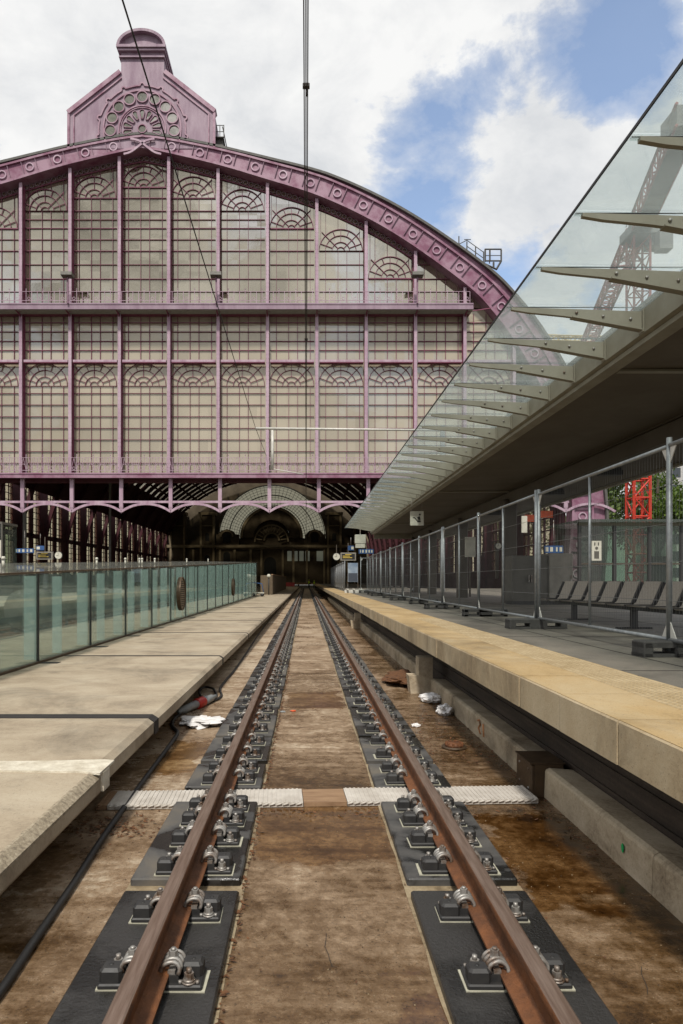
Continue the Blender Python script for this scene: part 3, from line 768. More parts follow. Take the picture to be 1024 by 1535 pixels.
# things hanging under the canopy
root = empty('escalator_sign', P(625,777,24), 'square pale sign with black escalator figure hanging under the canopy', 'sign')
b = MB(); b.box(-.235,.235,-.02,.02,-.25,.25); b.build('board', M['sign_white'], root)
b = MB(); b.tube([(-.18,0,.25),(-.18,0,.60)], .008, 5); b.tube([(.18,0,.25),(.18,0,.60)], .008, 5); b.build('hanger', M['steel'], root)
b = MB()
def mk(p, q, w=.035): b.flat(p, q, w, -.026, -.021)
mk((-.14,.02),(-.08,.02)); mk((-.09,.03),(.04,-.13)); mk((.03,-.12),(.14,-.12)); mk((.04,-.04),(.09,.06),.05); mk((.04,-.05),(.05,-.12),.03); mk((.09,.04),(.0,.02),.025); mk((.10,.0),(.10,-.11),.03)
b.disc(.10,.13,.035,-.026,-.021,12)
b.build('pictogram', M['sign_black'], root)

def hung_clock(loc, r, label, stand=0):
    root = empty('station_clock', loc, label, 'clock')
    b = MB(); b.disc(0,0,r,-.06,.06,24); b.build('case', M['sign_black'], root)
    b = MB(); b.disc(0,0,r*.88,-.066,-.061,24); b.build('dial', M['sign_white'], root)
    b = MB(); b.flat((0,0),(-r*.5,-r*.05),r*.09,-.072,-.067); b.flat((0,0),(-r*.1,r*.7),r*.07,-.078,-.073); b.build('hand', M['sign_black'], root)
    b = MB()
    if stand: b.box(-.05,.05,.062,.14,-stand,0)
    else: b.box(-.02,.02,-.02,.02,r,r+.5)
    b.build('bracket', M['soffit_dark'], root)
def display(loc, w, h, label, up=.6):
    root = empty('departure_display', loc, label, 'display')
    b = MB(); b.cbox(-w/2,w/2,-.12,.12,-h/2,h/2,.02); b.build('housing', M['cabinet'], root)
    b = MB(); b.box(-w*.42,w*.42,-.128,-.121,-h*.36,h*.36); b.build('screen', M['sign_black'], root)
    b = MB()
    for z, x0, x1 in ((.22,-.2,.2),(.02,-.36,.1),(-.18,-.36,.25)): b.box(w*x0,w*x1,-.134,-.129,h*z,h*z+h*.09)
    b.build('text_line', M['amber'], root)
    b = MB(); b.box(-.03,.03,-.03,.03,h/2,h/2+up); b.build('hanger', M['soffit_dark'], root)
hung_clock(P(504.5,834.5,42), .235, 'round white station clock beside the display below the canopy end')
display(P(522,834.5,42), .95, .48, 'grey departure display beside the round clock at the canopy end')
root = empty('loudspeaker_box', P(540,810,40.6), 'pale box unit hanging at the far end of the canopy', 'box unit')
b = MB(); b.cbox(-.32,.32,-.2,.2,-.18,.33,.02); b.build('upper_box', M['sign_white'], root)
b = MB(); b.cbox(-.28,.28,-.18,.18,-.45,-.20,.02); b.build('lower_box', M['sign_white'], root)
b = MB(); b.box(-.02,.02,-.02,.02,.33,.9); b.build('hanger', M['steel'], root)
def blue_sign(loc, w, label, cells, h=.26, up=.5):
    root = empty('platform_sign', loc, label, 'sign')
    b = MB(); b.box(-w/2,w/2,-.03,.03,-h/2,h/2); b.build('board', M['sign_blue'], root)
    b = MB()
    for c0, c1 in cells: b.box(w*c0,w*c1,-.037,-.031,-h*.3,h*.3)
    b.build('marking', M['sign_white'], root)
    b = MB(); b.tube([(0,0,h/2),(0,0,h/2+up)], .012, 5); b.build('hanger', M['steel'], root)
blue_sign(P(549,826.5,39), .85, 'blue platform sign with white symbols under the canopy end', [(-.42,-.36),(-.28,-.17),(-.05,.06),(.15,.25),(.33,.42)])
blue_sign(P(526,821.5,41), .36, 'small blue and white platform number sign above the departure display', [(.05,.46)], .28)
hung_clock(P(746.5,818.5,21), .10, 'small clock on a post behind the mesh fence', 1.0)
for k, (px, py, Y) in enumerate([(722,768,13), (663,752,19), (836,712,9.5)]):
    b = MB(); b.cbox(-.25,.25,-.12,.12,-.06,.06,.02); b.box(-.22,.22,-.09,.09,.055,.10)
    o = b.build('ceiling_speaker', M['sign_black'], None, (6.9, Y+6, CZ+2.44)); tag(o, 'flat dark fitting under the canopy soffit, ' + ['middle one','farthest one','nearest one'][k], 'fitting', 'fittings under the canopy')

# ------------------------------------------------------------------ platform furniture behind the fence
root = empty('seat_row', (4.75, 10.5, ZP), 'row of brown perforated steel seats on one beam behind the fence', 'bench')
b = MB(); b.box(-.06,.06,-3.3,2.35,.27,.33); b.build('beam', M['black'], root)
for k, yy in enumerate((-2.8,-.6,1.6)):
    b = MB(); b.box(-.04,.04,yy-.04,yy+.04,.02,.27); b.box(-.25,.25,yy-.04,yy+.04,0,.025); b.build('leg', M['black'], root)
for k in range(9):
    yy = -2.45+k*.62
    b = MB(); b.prism([(-.30,.355),(-.27,.335),(.12,.33),(.17,.37),(.29,.68),(.275,.685),(.15,.38),(.11,.345),(-.27,.352)], 'y', yy-.23, yy+.23); s = b.build('seat', M['seat'], root)
    for hx in range(-5, 6): pass
    b = MB(); b.box(-.28,.16,yy+.27,yy+.32,.34,.36); b.prism([(.10,.34),(.15,.34),(.29,.66),(.25,.68)], 'y', yy+.27, yy+.32); b.build('armrest', M['black'], root)
root = empty('cabinet', (6.9, 20.1, ZP), 'grey equipment cabinet with double dark doors beside the canopy column', 'cabinet')
b = MB(); b.cbox(-.95,.10,-.35,.35,.1,1.42,.015); b.build('dark_doors', M['cabinet_dark'], root)
b = MB(); b.cbox(.115,.80,-.40,.35,.1,1.48,.015); b.build('light_door', M['cabinet'], root)
b = MB(); b.box(-.94,.79,-.33,.33,0,.1); b.build('plinth', M['black'], root)
b = MB()
for x in (-.47,-.40,.74): b.box(x-.012,x+.012,-.425,-.40 if x > 0 else -.35,.65,.85)
b.build('handle', M['steel'], root)
root = empty('info_board', P(705,820,24), 'pale notice board on the far side of the platform', 'notice board')
b = MB(); b.box(-.18,.18,-.03,.03,-.35,.35); b.build('board', M['sign_white'], root); b = MB(); b.box(-.03,.03,.03,.08,-1.75,.35); b.build('post', M['soffit_dark'], root)
root = empty('info_board', P(786,786,27), 'narrow white notice hanging above the cabinet', 'notice board')
b = MB(); b.box(-.11,.11,-.03,.03,-.33,.33); b.build('board', M['sign_white'], root); b = MB(); b.box(-.01,.01,-.01,.01,.33,.95); b.build('hanger', M['soffit_dark'], root)
for k, (px, py, lab) in enumerate([(795,777,'orange band above the dark hall wall beside the narrow notice'),(819,771,'orange band above the dark hall wall nearer the lilac arch foot')]):
    b = MB(); b.box(-.55,.55,-.05,.05,-.30,.30); o = b.build('banner', M['orange'], None, P(px,py,58.6)); tag(o, lab, 'banner', 'orange banners')
blue_sign(P(830,823.5,24), .66, 'blue platform sign with pale symbols above the grey cabinet', [(-.45,-.3),(-.2,-.05),(.1,.2),(.3,.44)], .26, .9)
# poster board behind the far fence
root = empty('poster_board', P(529,858,45.0), 'poster board with blue and white picture behind the far fence', 'poster')
b = MB(); b.box(-.32,.32,-.03,.03,-.62,.62); b.build('panel', mat('pale blue poster', (.33,.38,.42), .5, col2=(.12,.17,.24), scale=1.5), root)
b = MB(); b.box(-.30,.30,-.036,-.031,-.6,-.05); b.build('picture', mat('dark poster picture', (.05,.06,.08), .5), root)
b = MB(); b.box(-.34,-.321,-.02,.02,-1.0,.64); b.box(.321,.34,-.02,.02,-1.0,.64); b.build('post', M['steel'], root)

# glass lift shelter on the next platform
root = empty('glass_shelter', (10.6, 22.5, ZP), 'greenish glass shelter with dark posts behind the row of seats', 'shelter')
W, D, H = 4.6, 3.0, 2.6
for x in (-1.6, -.45, .7, 1.75, 2.9):
    b = MB(); b.box(x-.05,x+.05,-.05,.05,0,H); b.build('post', M['black'], root)
for x0, x1 in ((-1.53,-.52),(-.38,.63),(.77,1.68),(1.82,2.83)):
    b = MB(); b.box(x0,x1,-.01,.01,.08,H-.12); b.build('glass_panel', M['shelterglass'], root)
b = MB(); b.box(-1.53,2.9,2.4,2.42,.05,H); b.build('back_panel', M['shelterglass'], root)
b = MB(); b.box(-1.7,4.4,-.3,2.7,H,H+.09); b.build('roof', M['shelterglass'], root)
b = MB(); b.box(-1.65,3.0,-.04,.04,1.22,1.27); b.box(-1.65,3.0,-.06,.06,H-.1,H-.005); b.build('rail', M['soffit_dark'], root)
b = MB(); b.box(-1.20,-.88,-.02,-.012,1.35,2.0); st = b.build('sticker', M['sign_white'], root)
b = MB(); b.box(-1.12,-.96,-.028,-.021,1.42,1.66); b.disc(-1.04,1.76,.05,-.028,-.021,10); b.box(-1.12,-1.08,-.028,-.021,1.85,1.95); b.box(-1.0,-.96,-.028,-.021,1.85,1.95); o = b.build('pictogram', M['cabinet_dark']); o.parent = st
b = MB(); b.box(1.0,1.5,.2,.5,.1,1.5); b.build('machine', M['cabinet_dark'], root)
b = MB(); b.box(9.0,20,14,60,-.3,.735); struct(b.build('far_platform', M['paving']))

# ------------------------------------------------------------------ left glass enclosure
GX = -4.04
def gtop(y): return EYE + .09 + .0298*(y-9.0)
root = empty('glass_enclosure', (GX, 20, .19), 'long blue green glass wall with grey sloping roof slab on the left platform', 'glass enclosure')
rl = root.location.copy()
def grel(mb, name, m):
    o = mb.build(name, m); o.parent = root; o.location = -rl; return o
ys = [0.2, 2.72, 5.25, 7.77, 10.29, 12.8, 15.3, 17.9, 20.4]
while ys[-1] < 55: ys.append(ys[-1]+2.53)
for a, c in zip(ys[:-1], ys[1:]):
    b = MB(); g = .022
    v = [(GX,a+g,.22),(GX,c-g,.22),(GX,c-g,gtop(c)-.04),(GX,a+g,gtop(a)-.04)]
    b.add(v+[(x-.016,y,z) for x,y,z in v], [(0,1,2,3),(7,6,5,4),(0,4,5,1),(1,5,6,2),(2,6,7,3),(3,7,4,0)])
    grel(b, 'glass_panel', M['tintglass'])
for y in ys:
    b = MB(); b.box(GX-.02,GX+.012,y-.02,y+.02,.2,gtop(y)-.02); grel(b, 'mullion', M['sign_black'])
    b = MB(); b.box(GX-.42,GX-.22,y+.50,y+.53,ZG-1.0,gtop(y)-.06); grel(b, 'glass_fin', M['fin'])
    b = MB(); b.box(GX-.36,GX-.2,y+1.55,y+1.57,ZG-1.0,gtop(y)-.06); grel(b, 'glass_fin', M['fin'])
    if y > 5: 
        b = MB(); b.box(GX+.02,GX+.30,y-.03,y+.14,.1905,.196); grel(b, 'floor_plate', M['joint'])
b = MB(); b.box(GX-.04,GX+.03,ys[0],ys[-1],.192,.222); grel(b, 'base_rail', M['bronze'])
b = MB()
def roofp(x, y, dz=0): return (x, y, gtop(y)+.016*(GX-x)+dz)
b.add([roofp(GX+.02,-2,-.03),roofp(GX+.02,57,-.03),roofp(-9.2,57,-.03),roofp(-9.2,-2,-.03),roofp(GX+.02,-2),roofp(GX+.02,57),roofp(-9.2,57),roofp(-9.2,-2)],
      [(0,3,2,1),(4,5,6,7),(0,1,5,4),(1,2,6,5),(2,3,7,6),(3,0,4,7)])
grel(b, 'roof_slab', M['stonecap'])
b = MB(); b.add([roofp(GX+.025,-2,-.022),roofp(GX+.025,57,-.022),roofp(GX+.032,57,.004),roofp(GX+.032,-2,.004),roofp(GX,-2,-.022),roofp(GX,57,-.022),roofp(GX,57,.004),roofp(GX,-2,.004)],
      [(0,3,2,1),(4,5,6,7),(0,1,5,4),(1,2,6,5),(2,3,7,6),(3,0,4,7)]); grel(b, 'roof_trim', M['bronze'])
# little white finials on the roof slab
for k, px in enumerate((5, 145, 188, 209, 213, 232, 280, 312)):
    Y = 6.0*F/(VX-px); z = gtop(Y)+.016*(6.0-4.04)
    b = MB(); b.cyl(0,0,0,.16,.03,8); b.cyl(0,0,.16,.22,.05,8,.03); o = b.build('roof_lamp', M['sign_white'], None, (-6.0,Y,z))
    tag(o, 'small white lamp post standing on the grey roof slab of the glass enclosure', 'lamp', 'small white lamps on the enclosure roof')
# perforated round vents
for k, (Y, zc, r) in enumerate(((21.6, EYE-.42, .53), (37.0, EYE-.36, .46))):
    root2 = empty('round_vent', (GX+.03, Y, zc), ['large round perforated vent disc on the glass wall, nearer one','small round perforated vent disc farther along the glass wall'][k], 'vent')
    root2.rotation_euler = (0, 0, PI/2)
    b = MB(); b.arcband(0,0,r*.93,r,0,2*PI,-.12,.0,32); b.build('rim', M['bronze'], root2)
    b = MB(); b.disc(0,0,r*.94,-.085,-.05,32); fc = b.build('disc', mat('brown perforated disc', (.22,.16,.09), .6), root2)
    b = MB()
    for i in range(-7,8):
        for j in range(-7,8):
            if i*i+j*j < 46: b.disc(i*r*.12,j*r*.12,r*.035,-.090,-.0855,6)
    o = b.build('hole', M['hollow']); o.parent = fc
# inside the enclosure: lower trackway with handrail, bench rail and the next platform
b = MB(); b.box(-9.1,-6.42,-2,130,-.335,-.10); struct(b.build('trackway', mat('grey green trackway', (.17,.17,.125), .7, col2=(.10,.10,.075), scale=.8)))
b = MB(); b.box(-16,-9.6,-2,130,-.3,.62); struct(b.build('platform', M['mid']))
b = MB(); b.box(-6.4,-4.06,-2,130,-.3,.185); struct(b.build('platform', M['slab']))
b = MB(); b.box(-9.59,-9.45,-2,130,-.3,.25); b.box(-9.44,-9.2,-2,130,-.3,-.0); struct(b.build('platform_wall', M['recess']))
root3 = empty('handrail', (-6.6, 15, -.10), 'black handrail with brackets seen through the glass enclosure', 'handrail')
b = MB(); b.box(-.03,.03,-13,30,.62,.72); b.build('rail', M['sign_black'], root3)
b = MB(); b.box(-.02,.02,-13,30,.25,.28); b.build('lower_rail', M['sign_black'], root3)
for k in range(18): 
    b = MB(); b.box(-.03,.03,-13+k*2.4,-12.93+k*2.4,0,.63); b.box(.03,.4,-13+k*2.4,-12.93+k*2.4,.45,.5); b.build('bracket', M['sign_black'], root3)
for k in range(5):
    root4 = empty('track_buffer', (-7.6, 13+6*k, -.10), 'rounded grey drum housing seen through the enclosure glass', 'housing', 'drum housings in the enclosure')
    b = MB(); b.tube([(0,-.6,.75),(0,.6,.75)], .55, 20); b.build('drum', M['cabinet'], root4)
    b = MB(); b.box(-.4,.4,-.5,.5,0,.6); b.build('base', M['black'], root4)
b = MB(); b.tube([(-8.3,-2,.06),(-8.3,120,.06)], .04, 4); b.tube([(-6.9,-2,.06),(-6.9,120,.06)], .04, 4)
for k in range(100): b.box(-8.7,-6.5,-2+.7*k,-1.78+.7*k,-.098,.03)
o = b.build('second_track', M['rail']); tag(o, 'rusty track lying inside the glass enclosure on the left', 'track')
# barrier end of the enclosure: hoarding, trolley, lamp globe
root = empty('hoarding', (-3.0, 60, .19), 'brown board hoarding along the left platform beyond the glass wall', 'hoarding')
for k in range(8):
    b = MB(); b.box(-.05,.05,k*5.0+.04,k*5.0+4.96,0,1.72); b.build('board', M['hoarding'], root)
b = MB(); b.box(-.09,.09,0,40,1.722,1.80); b.build('capping', M['wood'], root)
b = MB(); b.box(-1.0,.049,-.08,-.01,0,1.7); b.build('end_board', M['hoarding'], root)
root = empty('platform_trolley', (-3.75, 53, .19), 'small blue and white trolley parked against the brown hoarding', 'trolley')
b = MB(); b.box(-.5,.5,-.3,.3,.25,.32); b.build('deck', M['sign_white'], root)
b = MB(); b.tube([(-.45,0,.32),(-.55,0,1.1),(.3,0,1.0),(.45,0,.32)], .035, 6); b.build('handle', M['sign_blue'], root)
for sx in (-.35,.35):
    b = MB(); b.tube([(sx,-.32,.13),(sx,.32,.13)], .13, 12); b.build('wheel', M['black'], root)
root = empty('globe_lamp', (-3.2, 58.5, .19), 'white globe lamp on a short post before the brown hoarding', 'lamp')
b = MB(); b.cyl(0,0,0,1.5,.05,8); b.build('post', M['black'], root)
o = crumpled('globe', (0,0,1.5), (.17,.17,.17), 11, '', '', M['sign_white'], .0, 3); o.parent = root
for kk in ('label','category'):
    if kk in o: del o[kk]

# ------------------------------------------------------------------ train hall (facade at 57 m)
YF = 57.0; S = YF/F; AX = 215.0
def FX_(px, Y=YF): return (px-VX)*Y/F
def FZ_(py, Y=YF): return EYE + (VY-py)*Y/F
HALL = empty('train_hall', (FX_(AX), YF, 0), 'huge lilac iron train hall with arched glazed front and rose window gable', 'train hall')
hl = HALL.location.copy()
def hrel(mb, name, m, parent=None):
    o = mb.build(name, m); o.parent = parent or HALL
    if parent is None: o.location = -hl
    return o
INN = [(0,226),(36,233),(112,251),(180,271),(262,297),(340,333),(410,376),(488,434),(525,473),(562,524),(598,590),(622,655),(636,720),(640,770),(636,820),(630,870),(628,900)]
def interp(tab, x):
    for (a, p), (c, q) in zip(tab[:-1], tab[1:]):
        if a <= x <= c: return p+(q-p)*(x-a)/(c-a)
    return tab[-1][1]
# dense inner curve with normals (right half, in photo px about the axis), smoothed
def spl():
    pts = smooth_path([(x,y,0) for x,y in INN], 8); return [(p.x,p.y) for p in pts]
IC = spl()
def offset_curve(c, t):
    out = []
    for i, (x,y) in enumerate(c):
        x0,y0 = c[max(i-1,0)]; x1,y1 = c[min(i+1,len(c)-1)]
        dx, dy = x1-x0, y1-y0; L = math.hypot(dx,dy); tt = t(i/(len(c)-1)) if callable(t) else t
        nx, ny = dy/L, -dx/L
        X = x+nx*tt
        out.append((X if i else 0, y+ny*tt if i else y+ny*tt-1))
    return out
def curve_y(px):     # inner rib height at a pixel column on the facade plane
    d = abs(px-AX)
    for (x0,y0),(x1,y1) in zip(IC[:-1],IC[1:]):
        if x0 <= d <= x1 and x1 > x0: return y0+(y1-y0)*(d-x0)/(x1-x0)
    return 870
def full(c): return [(AX-x,y) for x,y in reversed(c)] + [(AX+x,y) for x,y in c[1:]]
def band(mb, ca, cb, y0, y1):       # solid band between two full curves
    n = len(ca); vs = []
    for (x,y) in ca: vs += [(FX_(x),y0,FZ_(y)),(FX_(x),y1,FZ_(y))]
    for (x,y) in cb: vs += [(FX_(x),y0,FZ_(y)),(FX_(x),y1,FZ_(y))]
    o = 2*n; fs = []
    for i in range(n-1):
        a, c = 2*i, 2*i+2
        fs += [(a,c,o+c,o+a),(a+1,o+a+1,o+c+1,c+1),(a,a+1,c+1,c),(o+a,o+c,o+c+1,o+a+1)]
    fs += [(0,o,o+1,1),(2*n-2,2*n-1,o+2*n-1,o+2*n-2)]
    mb.add(vs, fs)
RT = lambda u: 19+11*min(1,u*4)+6*max(0,u-.4)
cin = full(IC); cout = full(offset_curve(IC, RT)); cmid1 = full(offset_curve(IC, 3.5)); cmid2 = full(offset_curve(IC, lambda u: RT(u)-3))
croof = full(offset_curve(IC, lambda u: RT(u)+2.5+ 26*max(0,u-.15))); 
b = MB(); band(b, cin, cout, 56.75, 57.9); hrel(b, 'arch_rib', M['pink'])
b = MB(); band(b, cin, cmid1, 56.58, 56.745); band(b, cmid2, cout, 56.58, 56.745); hrel(b, 'arch_flange', M['pink'])
b = MB(); band(b, full(offset_curve(IC, lambda u: RT(u)+.3)), croof, 56.95, 58.6); hrel(b, 'verge', M['pink'])
b = MB(); band(b, full(offset_curve(IC, lambda u: RT(u)+1.5+26*max(0,u-.15))), full(offset_curve(IC, lambda u: RT(u)+5+26*max(0,u-.15))), 56.6, 59.5); hrel(b, 'roof_edge', M['roofing'])
# arc-length stations for ribs and rings
cm = offset_curve(IC, lambda u: RT(u)*.5)
def station(c, s):
    acc = 0
    for (x0,y0),(x1,y1) in zip(c[:-1],c[1:]):
        L = math.hypot(x1-x0,y1-y0)
        if acc+L >= s: t = (s-acc)/L; return (x0+(x1-x0)*t, y0+(y1-y0)*t, (x1-x0)/L, (y1-y0)/L, s)
        acc += L
    return None
b = MB(); rg = MB(); s = 12.0; k = 0
while True:
    st = station(cm, s)
    if st is None: break
    x,y,tx,ty,_ = st; w = RT(min(1,s/900))*.5-3
    for sg in (1,-1):
        if True:
            p = (FX_(AX+sg*(x+ty*w)), FZ_(y-tx*w)); q = (FX_(AX+sg*(x-ty*w)), FZ_(y+tx*w))
            b = MB(); b.flat(p, q, .05, 56.62, 56.748); hrel(b, 'rib_stiffener', M['dusk'])
        if k % 2 == 1:
            x2,y2,_,_,_ = station(cm, s+10.7) or st
            rg = MB(); rg.arcband(FX_(AX+sg*x2), FZ_(y2), .26, .36, 0, 2*PI, 56.64, 56.748, 16); hrel(rg, 'arch_ring', M['lilac'])
    s += 21.4; k += 1
# glazing bays
PXS = [AX+1+74*(k+.5) for k in range(-9,9)]
YB0, YB1, YP = 57.62, 57.70, 57.735      # bars, pane
fr = [.18,.43,.61,.865]
posts = [p for p in PXS if curve_y(p) < 700]
for p in posts:
    top = curve_y(p)+1.5
    b = MB(); x = FX_(p)
    b.m = 0; b.box(x-.13, x+.13, 56.95, 57.02, FZ_(711), FZ_(top))
    z = FZ_(711)+.2
    while z < FZ_(top)-.2:
        for sx in (-.085,.085): b.box(x+sx-.018,x+sx+.018,56.932,56.948,z,z+.036)
        z += .35
    b.m = 1; b.box(x-.06, x+.06, 57.022, 57.60, FZ_(711), FZ_(top)); b.box(x-.11,x+.11,57.602,57.70,FZ_(711),FZ_(top))
    hrel(b, 'post', [M['lilac'], M['magenta']])
def bays():
    return [(p, p+74) for p in PXS[:-1]]
def clampy(px, py): return max(py, curve_y(px)+1)
def vb(mb, px, y0, y1, w=.055):
    w *= .58
    y0 = clampy(px, y0)
    if y1-y0 < 1: return
    X = FX_(px, YB0); mb.box(X-w/2, X+w/2, YB0, YB1, FZ_(y1,YB0), FZ_(y0,YB0))
def hb(mb, x0, x1, py, w=.06):
    w *= .58
    # clip to the arch
    N = 12; xs = [x0+(x1-x0)*i/N for i in range(N+1)]; ok = [x for x in xs if curve_y(x)+2 < py]
    if len(ok) < 2: return
    mb.box(FX_(ok[0],YB0), FX_(ok[-1],YB0), YB0-.01, YB1+.006, FZ_(py,YB0)-w/2, FZ_(py,YB0)+w/2)
def fan(mb, cx, cy, R=34.0):
    for r, w in ((6,.034),(13.5,.034),(23.5,.034),(R,.042)):
        r_ = r*S; c0 = FX_(cx,YB0); z0 = FZ_(cy,YB0)
        mb.arcband(c0, z0, r_-w/2, r_+w/2, 0, PI, YB0-.004, YB1+.004, 18)
    for a, r0, r1 in ((90,13.5,R),(68,23.5,R),(112,23.5,R),(45,6,R+8),(135,6,R+8),(20,13.5,R),(160,13.5,R)):
        a = math.radians(a); c0 = FX_(cx,YB0); z0 = FZ_(cy,YB0)
        mb.flat((c0+r0*S*math.cos(a), z0+r0*S*math.sin(a)), (c0+r1*S*math.cos(a), z0+r1*S*math.sin(a)), .034, YB0+.004, YB1-.004)
def pane(px0, px1, y_lo, top_fn):
    b = MB(); N = 10; lo = [(FX_(px0+(px1-px0)*i/N,YP), FZ_(y_lo,YP)) for i in range(N+1)]
    hi = [(FX_(px0+(px1-px0)*i/N,YP), FZ_(top_fn(px0+(px1-px0)*i/N),YP)) for i in range(N+1)]
    for i in range(N):
        if hi[i][1] - lo[i][1] < .02 and hi[i+1][1]-lo[i+1][1] < .02: continue
        a, c = lo[i], lo[i+1]; d, e = hi[i+1], hi[i]
        d = (d[0], max(d[1], c[1])); e = (e[0], max(e[1], a[1]))
        b.prism([a,c,d,e], 'y', YP, YP+.03)
    return b
UPROW = [280,296.5,316,329,342,359,376,396.5,418,437]
for x0, x1 in bays():
    cx = (x0+x1)/2; minc = min(curve_y(x0), curve_y(x1), curve_y(cx)); maxc = max(curve_y(x0), curve_y(x1))
    inset = 4
    if minc > 640: continue
    # lower window with fan
    if maxc < 640:
        b = MB()
        for f in fr: vb(b, x0+74*f, 579, 709, .045)
        for py in (578.5,589.5,606.7,624.3,641.8,659,676.6,694): hb(b, x0+inset, x1-inset, py, .055)
        fan(b, cx-1, 578)
        o = hrel(b, 'window', M['magenta']); p = pane(x0+1, x1-1, 712, lambda px: max(541, curve_y(px)))
        hrel(p, 'pane', M['pane_low'], o)
        b = MB(); b.box(FX_(x0+4), FX_(x1-4), 57.05, 57.3, FZ_(542), FZ_(538.8)); hrel(b, 'transom', M['lilac'])
        b = MB(); b.box(FX_(x0+4), FX_(x1-4), 57.06, 57.6, FZ_(543.2), FZ_(542.1)); hrel(b, 'transom_angle', M['magenta'])  # dark magenta strip along the underside of each transom
    # middle window
    b = MB()
    for f in fr: vb(b, x0+74*f, 470, 539, .07)
    for py in (483.6,497.3,511.4,525): hb(b, x0+inset, x1-inset, py, .08)
    o = hrel(b, 'window', M['magenta']); p = pane(x0+1, x1-1, 541, lambda px: max(464, curve_y(px)))
    hrel(p, 'pane', M['pane_low'], o)
    # upper window
    if minc < 440:
        b = MB(); fy = {0:281, 1:297, 2:316, 3:343, 4:376, 5:417}.get(int(round(abs(cx-AX-1)/74)), 480)
        if fy < 430: fan(b, cx-1, fy, 33)
        for f in fr: vb(b, x0+74*f, max(fy+1, 200) if fy < 440 else 200, 459, .04)
        for py in UPROW:
            if py > fy-3 or fy > 430: hb(b, x0+inset, x1-inset, py, .075 if py in (342,376,418,296.5,316) else .05)
        if fy < 430:
            hb(b, x0+inset, x1-inset, fy, .08)
            # sloping head bar under the ring frieze and side bars
            N = 8
            for i in range(N):
                pa, pb = x0+3+(68)*i/N, x0+3+(68)*(i+1)/N
                b.flat((FX_(pa,YB0),FZ_(curve_y(pa)+16,YB0)),(FX_(pb,YB0),FZ_(curve_y(pb)+16,YB0)), .07, YB0-.005, YB1+.005)
                b.flat((FX_(pa,YB0),FZ_(curve_y(pa)+6,YB0)),(FX_(pb,YB0),FZ_(curve_y(pb)+6,YB0)), .07, YB0-.005, YB1+.005)
            for f in (.08,.18,.43,.61,.865,.94):
                px = x0+74*f; r2 = 33**2-(px-cx+1)**2
                vb(b, px, curve_y(px)+6, fy-math.sqrt(max(0,r2)), .04)
        o = hrel(b, 'window', M['magenta']); p = pane(x0+1, x1-1, 462, lambda px: curve_y(px))
        hrel(p, 'pane', M['pane_high'], o)
        if fy < 460:
            b = MB()
            for i in range(8):
                px = x0+8+(58)*i/7; b.arcband(FX_(px,YB0), FZ_(curve_y(px)+11,YB0), .165, .20, 0, 2*PI, YB0-.02, YB0+.03, 12)
            hrel(b, 'ring_frieze', M['lilac_side'])
# upper gallery
xl, xr = FX_(-420), FX_(705)
b = MB(); b.box(xl, xr, 55.9, 56.0, FZ_(464,56), FZ_(455.5,56)); b.box(xl, xr, 55.86, 55.898, FZ_(457.2,56), FZ_(455,56)); hrel(b, 'gallery_beam', M['lilac_side'])
b = MB(); b.box(xl, xr, 56.003, 56.94, FZ_(464,56), FZ_(463,56)+.02); hrel(b, 'gallery_floor', mat('pale green gallery glass', (.33,.36,.31), .5))
b = MB(); b.box(xl, xr, 57.03, 57.62, FZ_(470.5,57), FZ_(465,57)); hrel(b, 'head_beam', M['magenta'])
for p in posts:
    if curve_y(p) < 455:
        b = MB(); x = FX_(p); b.prism([(56.01,FZ_(464.5,56)),(56.94,FZ_(464.5,56)),(56.94,FZ_(475,57))], 'x', x-.05, x+.05); b.flat((x+.1,FZ_(471)),(x+2.0,FZ_(466)),.07,56.4,56.5); hrel(b, 'gallery_bracket', M['magenta'])
def railing(y0px, y1px, YR, ornate, xa, xb, name):
    b = MB(); z0, z1 = FZ_(y1px,YR), FZ_(y0px,YR)
    b.box(xa, xb, YR-.02, YR+.02, z1-.18, z1-.15); b.box(xa, xb, YR-.02, YR+.02, z0+.22, z0+.26); b.box(xa,xb,YR-.02,YR+.02,z0+.02,z0+.05)
    x = xa; i = 0
    while x < xb:
        tall = i % 3 == 0
        b.box(x-.018, x+.018, YR-.018, YR+.018, z0, z1 if tall else z1-.15)
        if tall: b.add([(x-.05,YR,z1),(x,YR-.05,z1+.05),(x+.05,YR,z1),(x,YR+.05,z1+.05),(x,YR,z1+.14),(x,YR,z1-.03)], [(0,1,4),(1,2,4),(2,3,4),(3,0,4),(1,0,5),(2,1,5),(3,2,5),(0,3,5)])
        if i % 2 == 0: b.arcband(x+.23, z0+.42, .10, .135, 0, 2*PI, YR-.012, YR+.012, 8)
        elif ornate: b.arcband(x+.23, z0+.62, .13, .165, 0, PI, YR-.012, YR+.012, 6); 
        if ornate: b.flat((x,z0+.26),(x+.23,z1-.2),.025,YR-.010,YR+.010); b.flat((x+.46,z0+.26),(x+.23,z1-.2),.025,YR-.010,YR+.010)
        x += .46; i += 1
    hrel(b, name, M['lilac'])
railing(434, 455, 55.93, False, FX_(-300), FX_(700), 'upper_railing')
# lower gallery
b = MB(); b.box(FX_(-440), FX_(850), 55.9, 56.0, FZ_(716.5,56), FZ_(709.5,56)); b.box(FX_(-440), FX_(850), 55.85, 55.898, FZ_(711,56), FZ_(709.2,56)); hrel(b, 'gallery_beam', M['pink'])
b = MB(); b.box(FX_(-440), FX_(850), 56.003, 58.2, FZ_(713.5,56), FZ_(712,56)); b.box(FX_(-440),FX_(850),57.8,58.2,FZ_(724,58),FZ_(712.5,58)); hrel(b, 'gallery_floor', M['maroon'])
railing(683, 709.5, 55.93, True, FX_(-300), FX_(850), 'lower_railing')
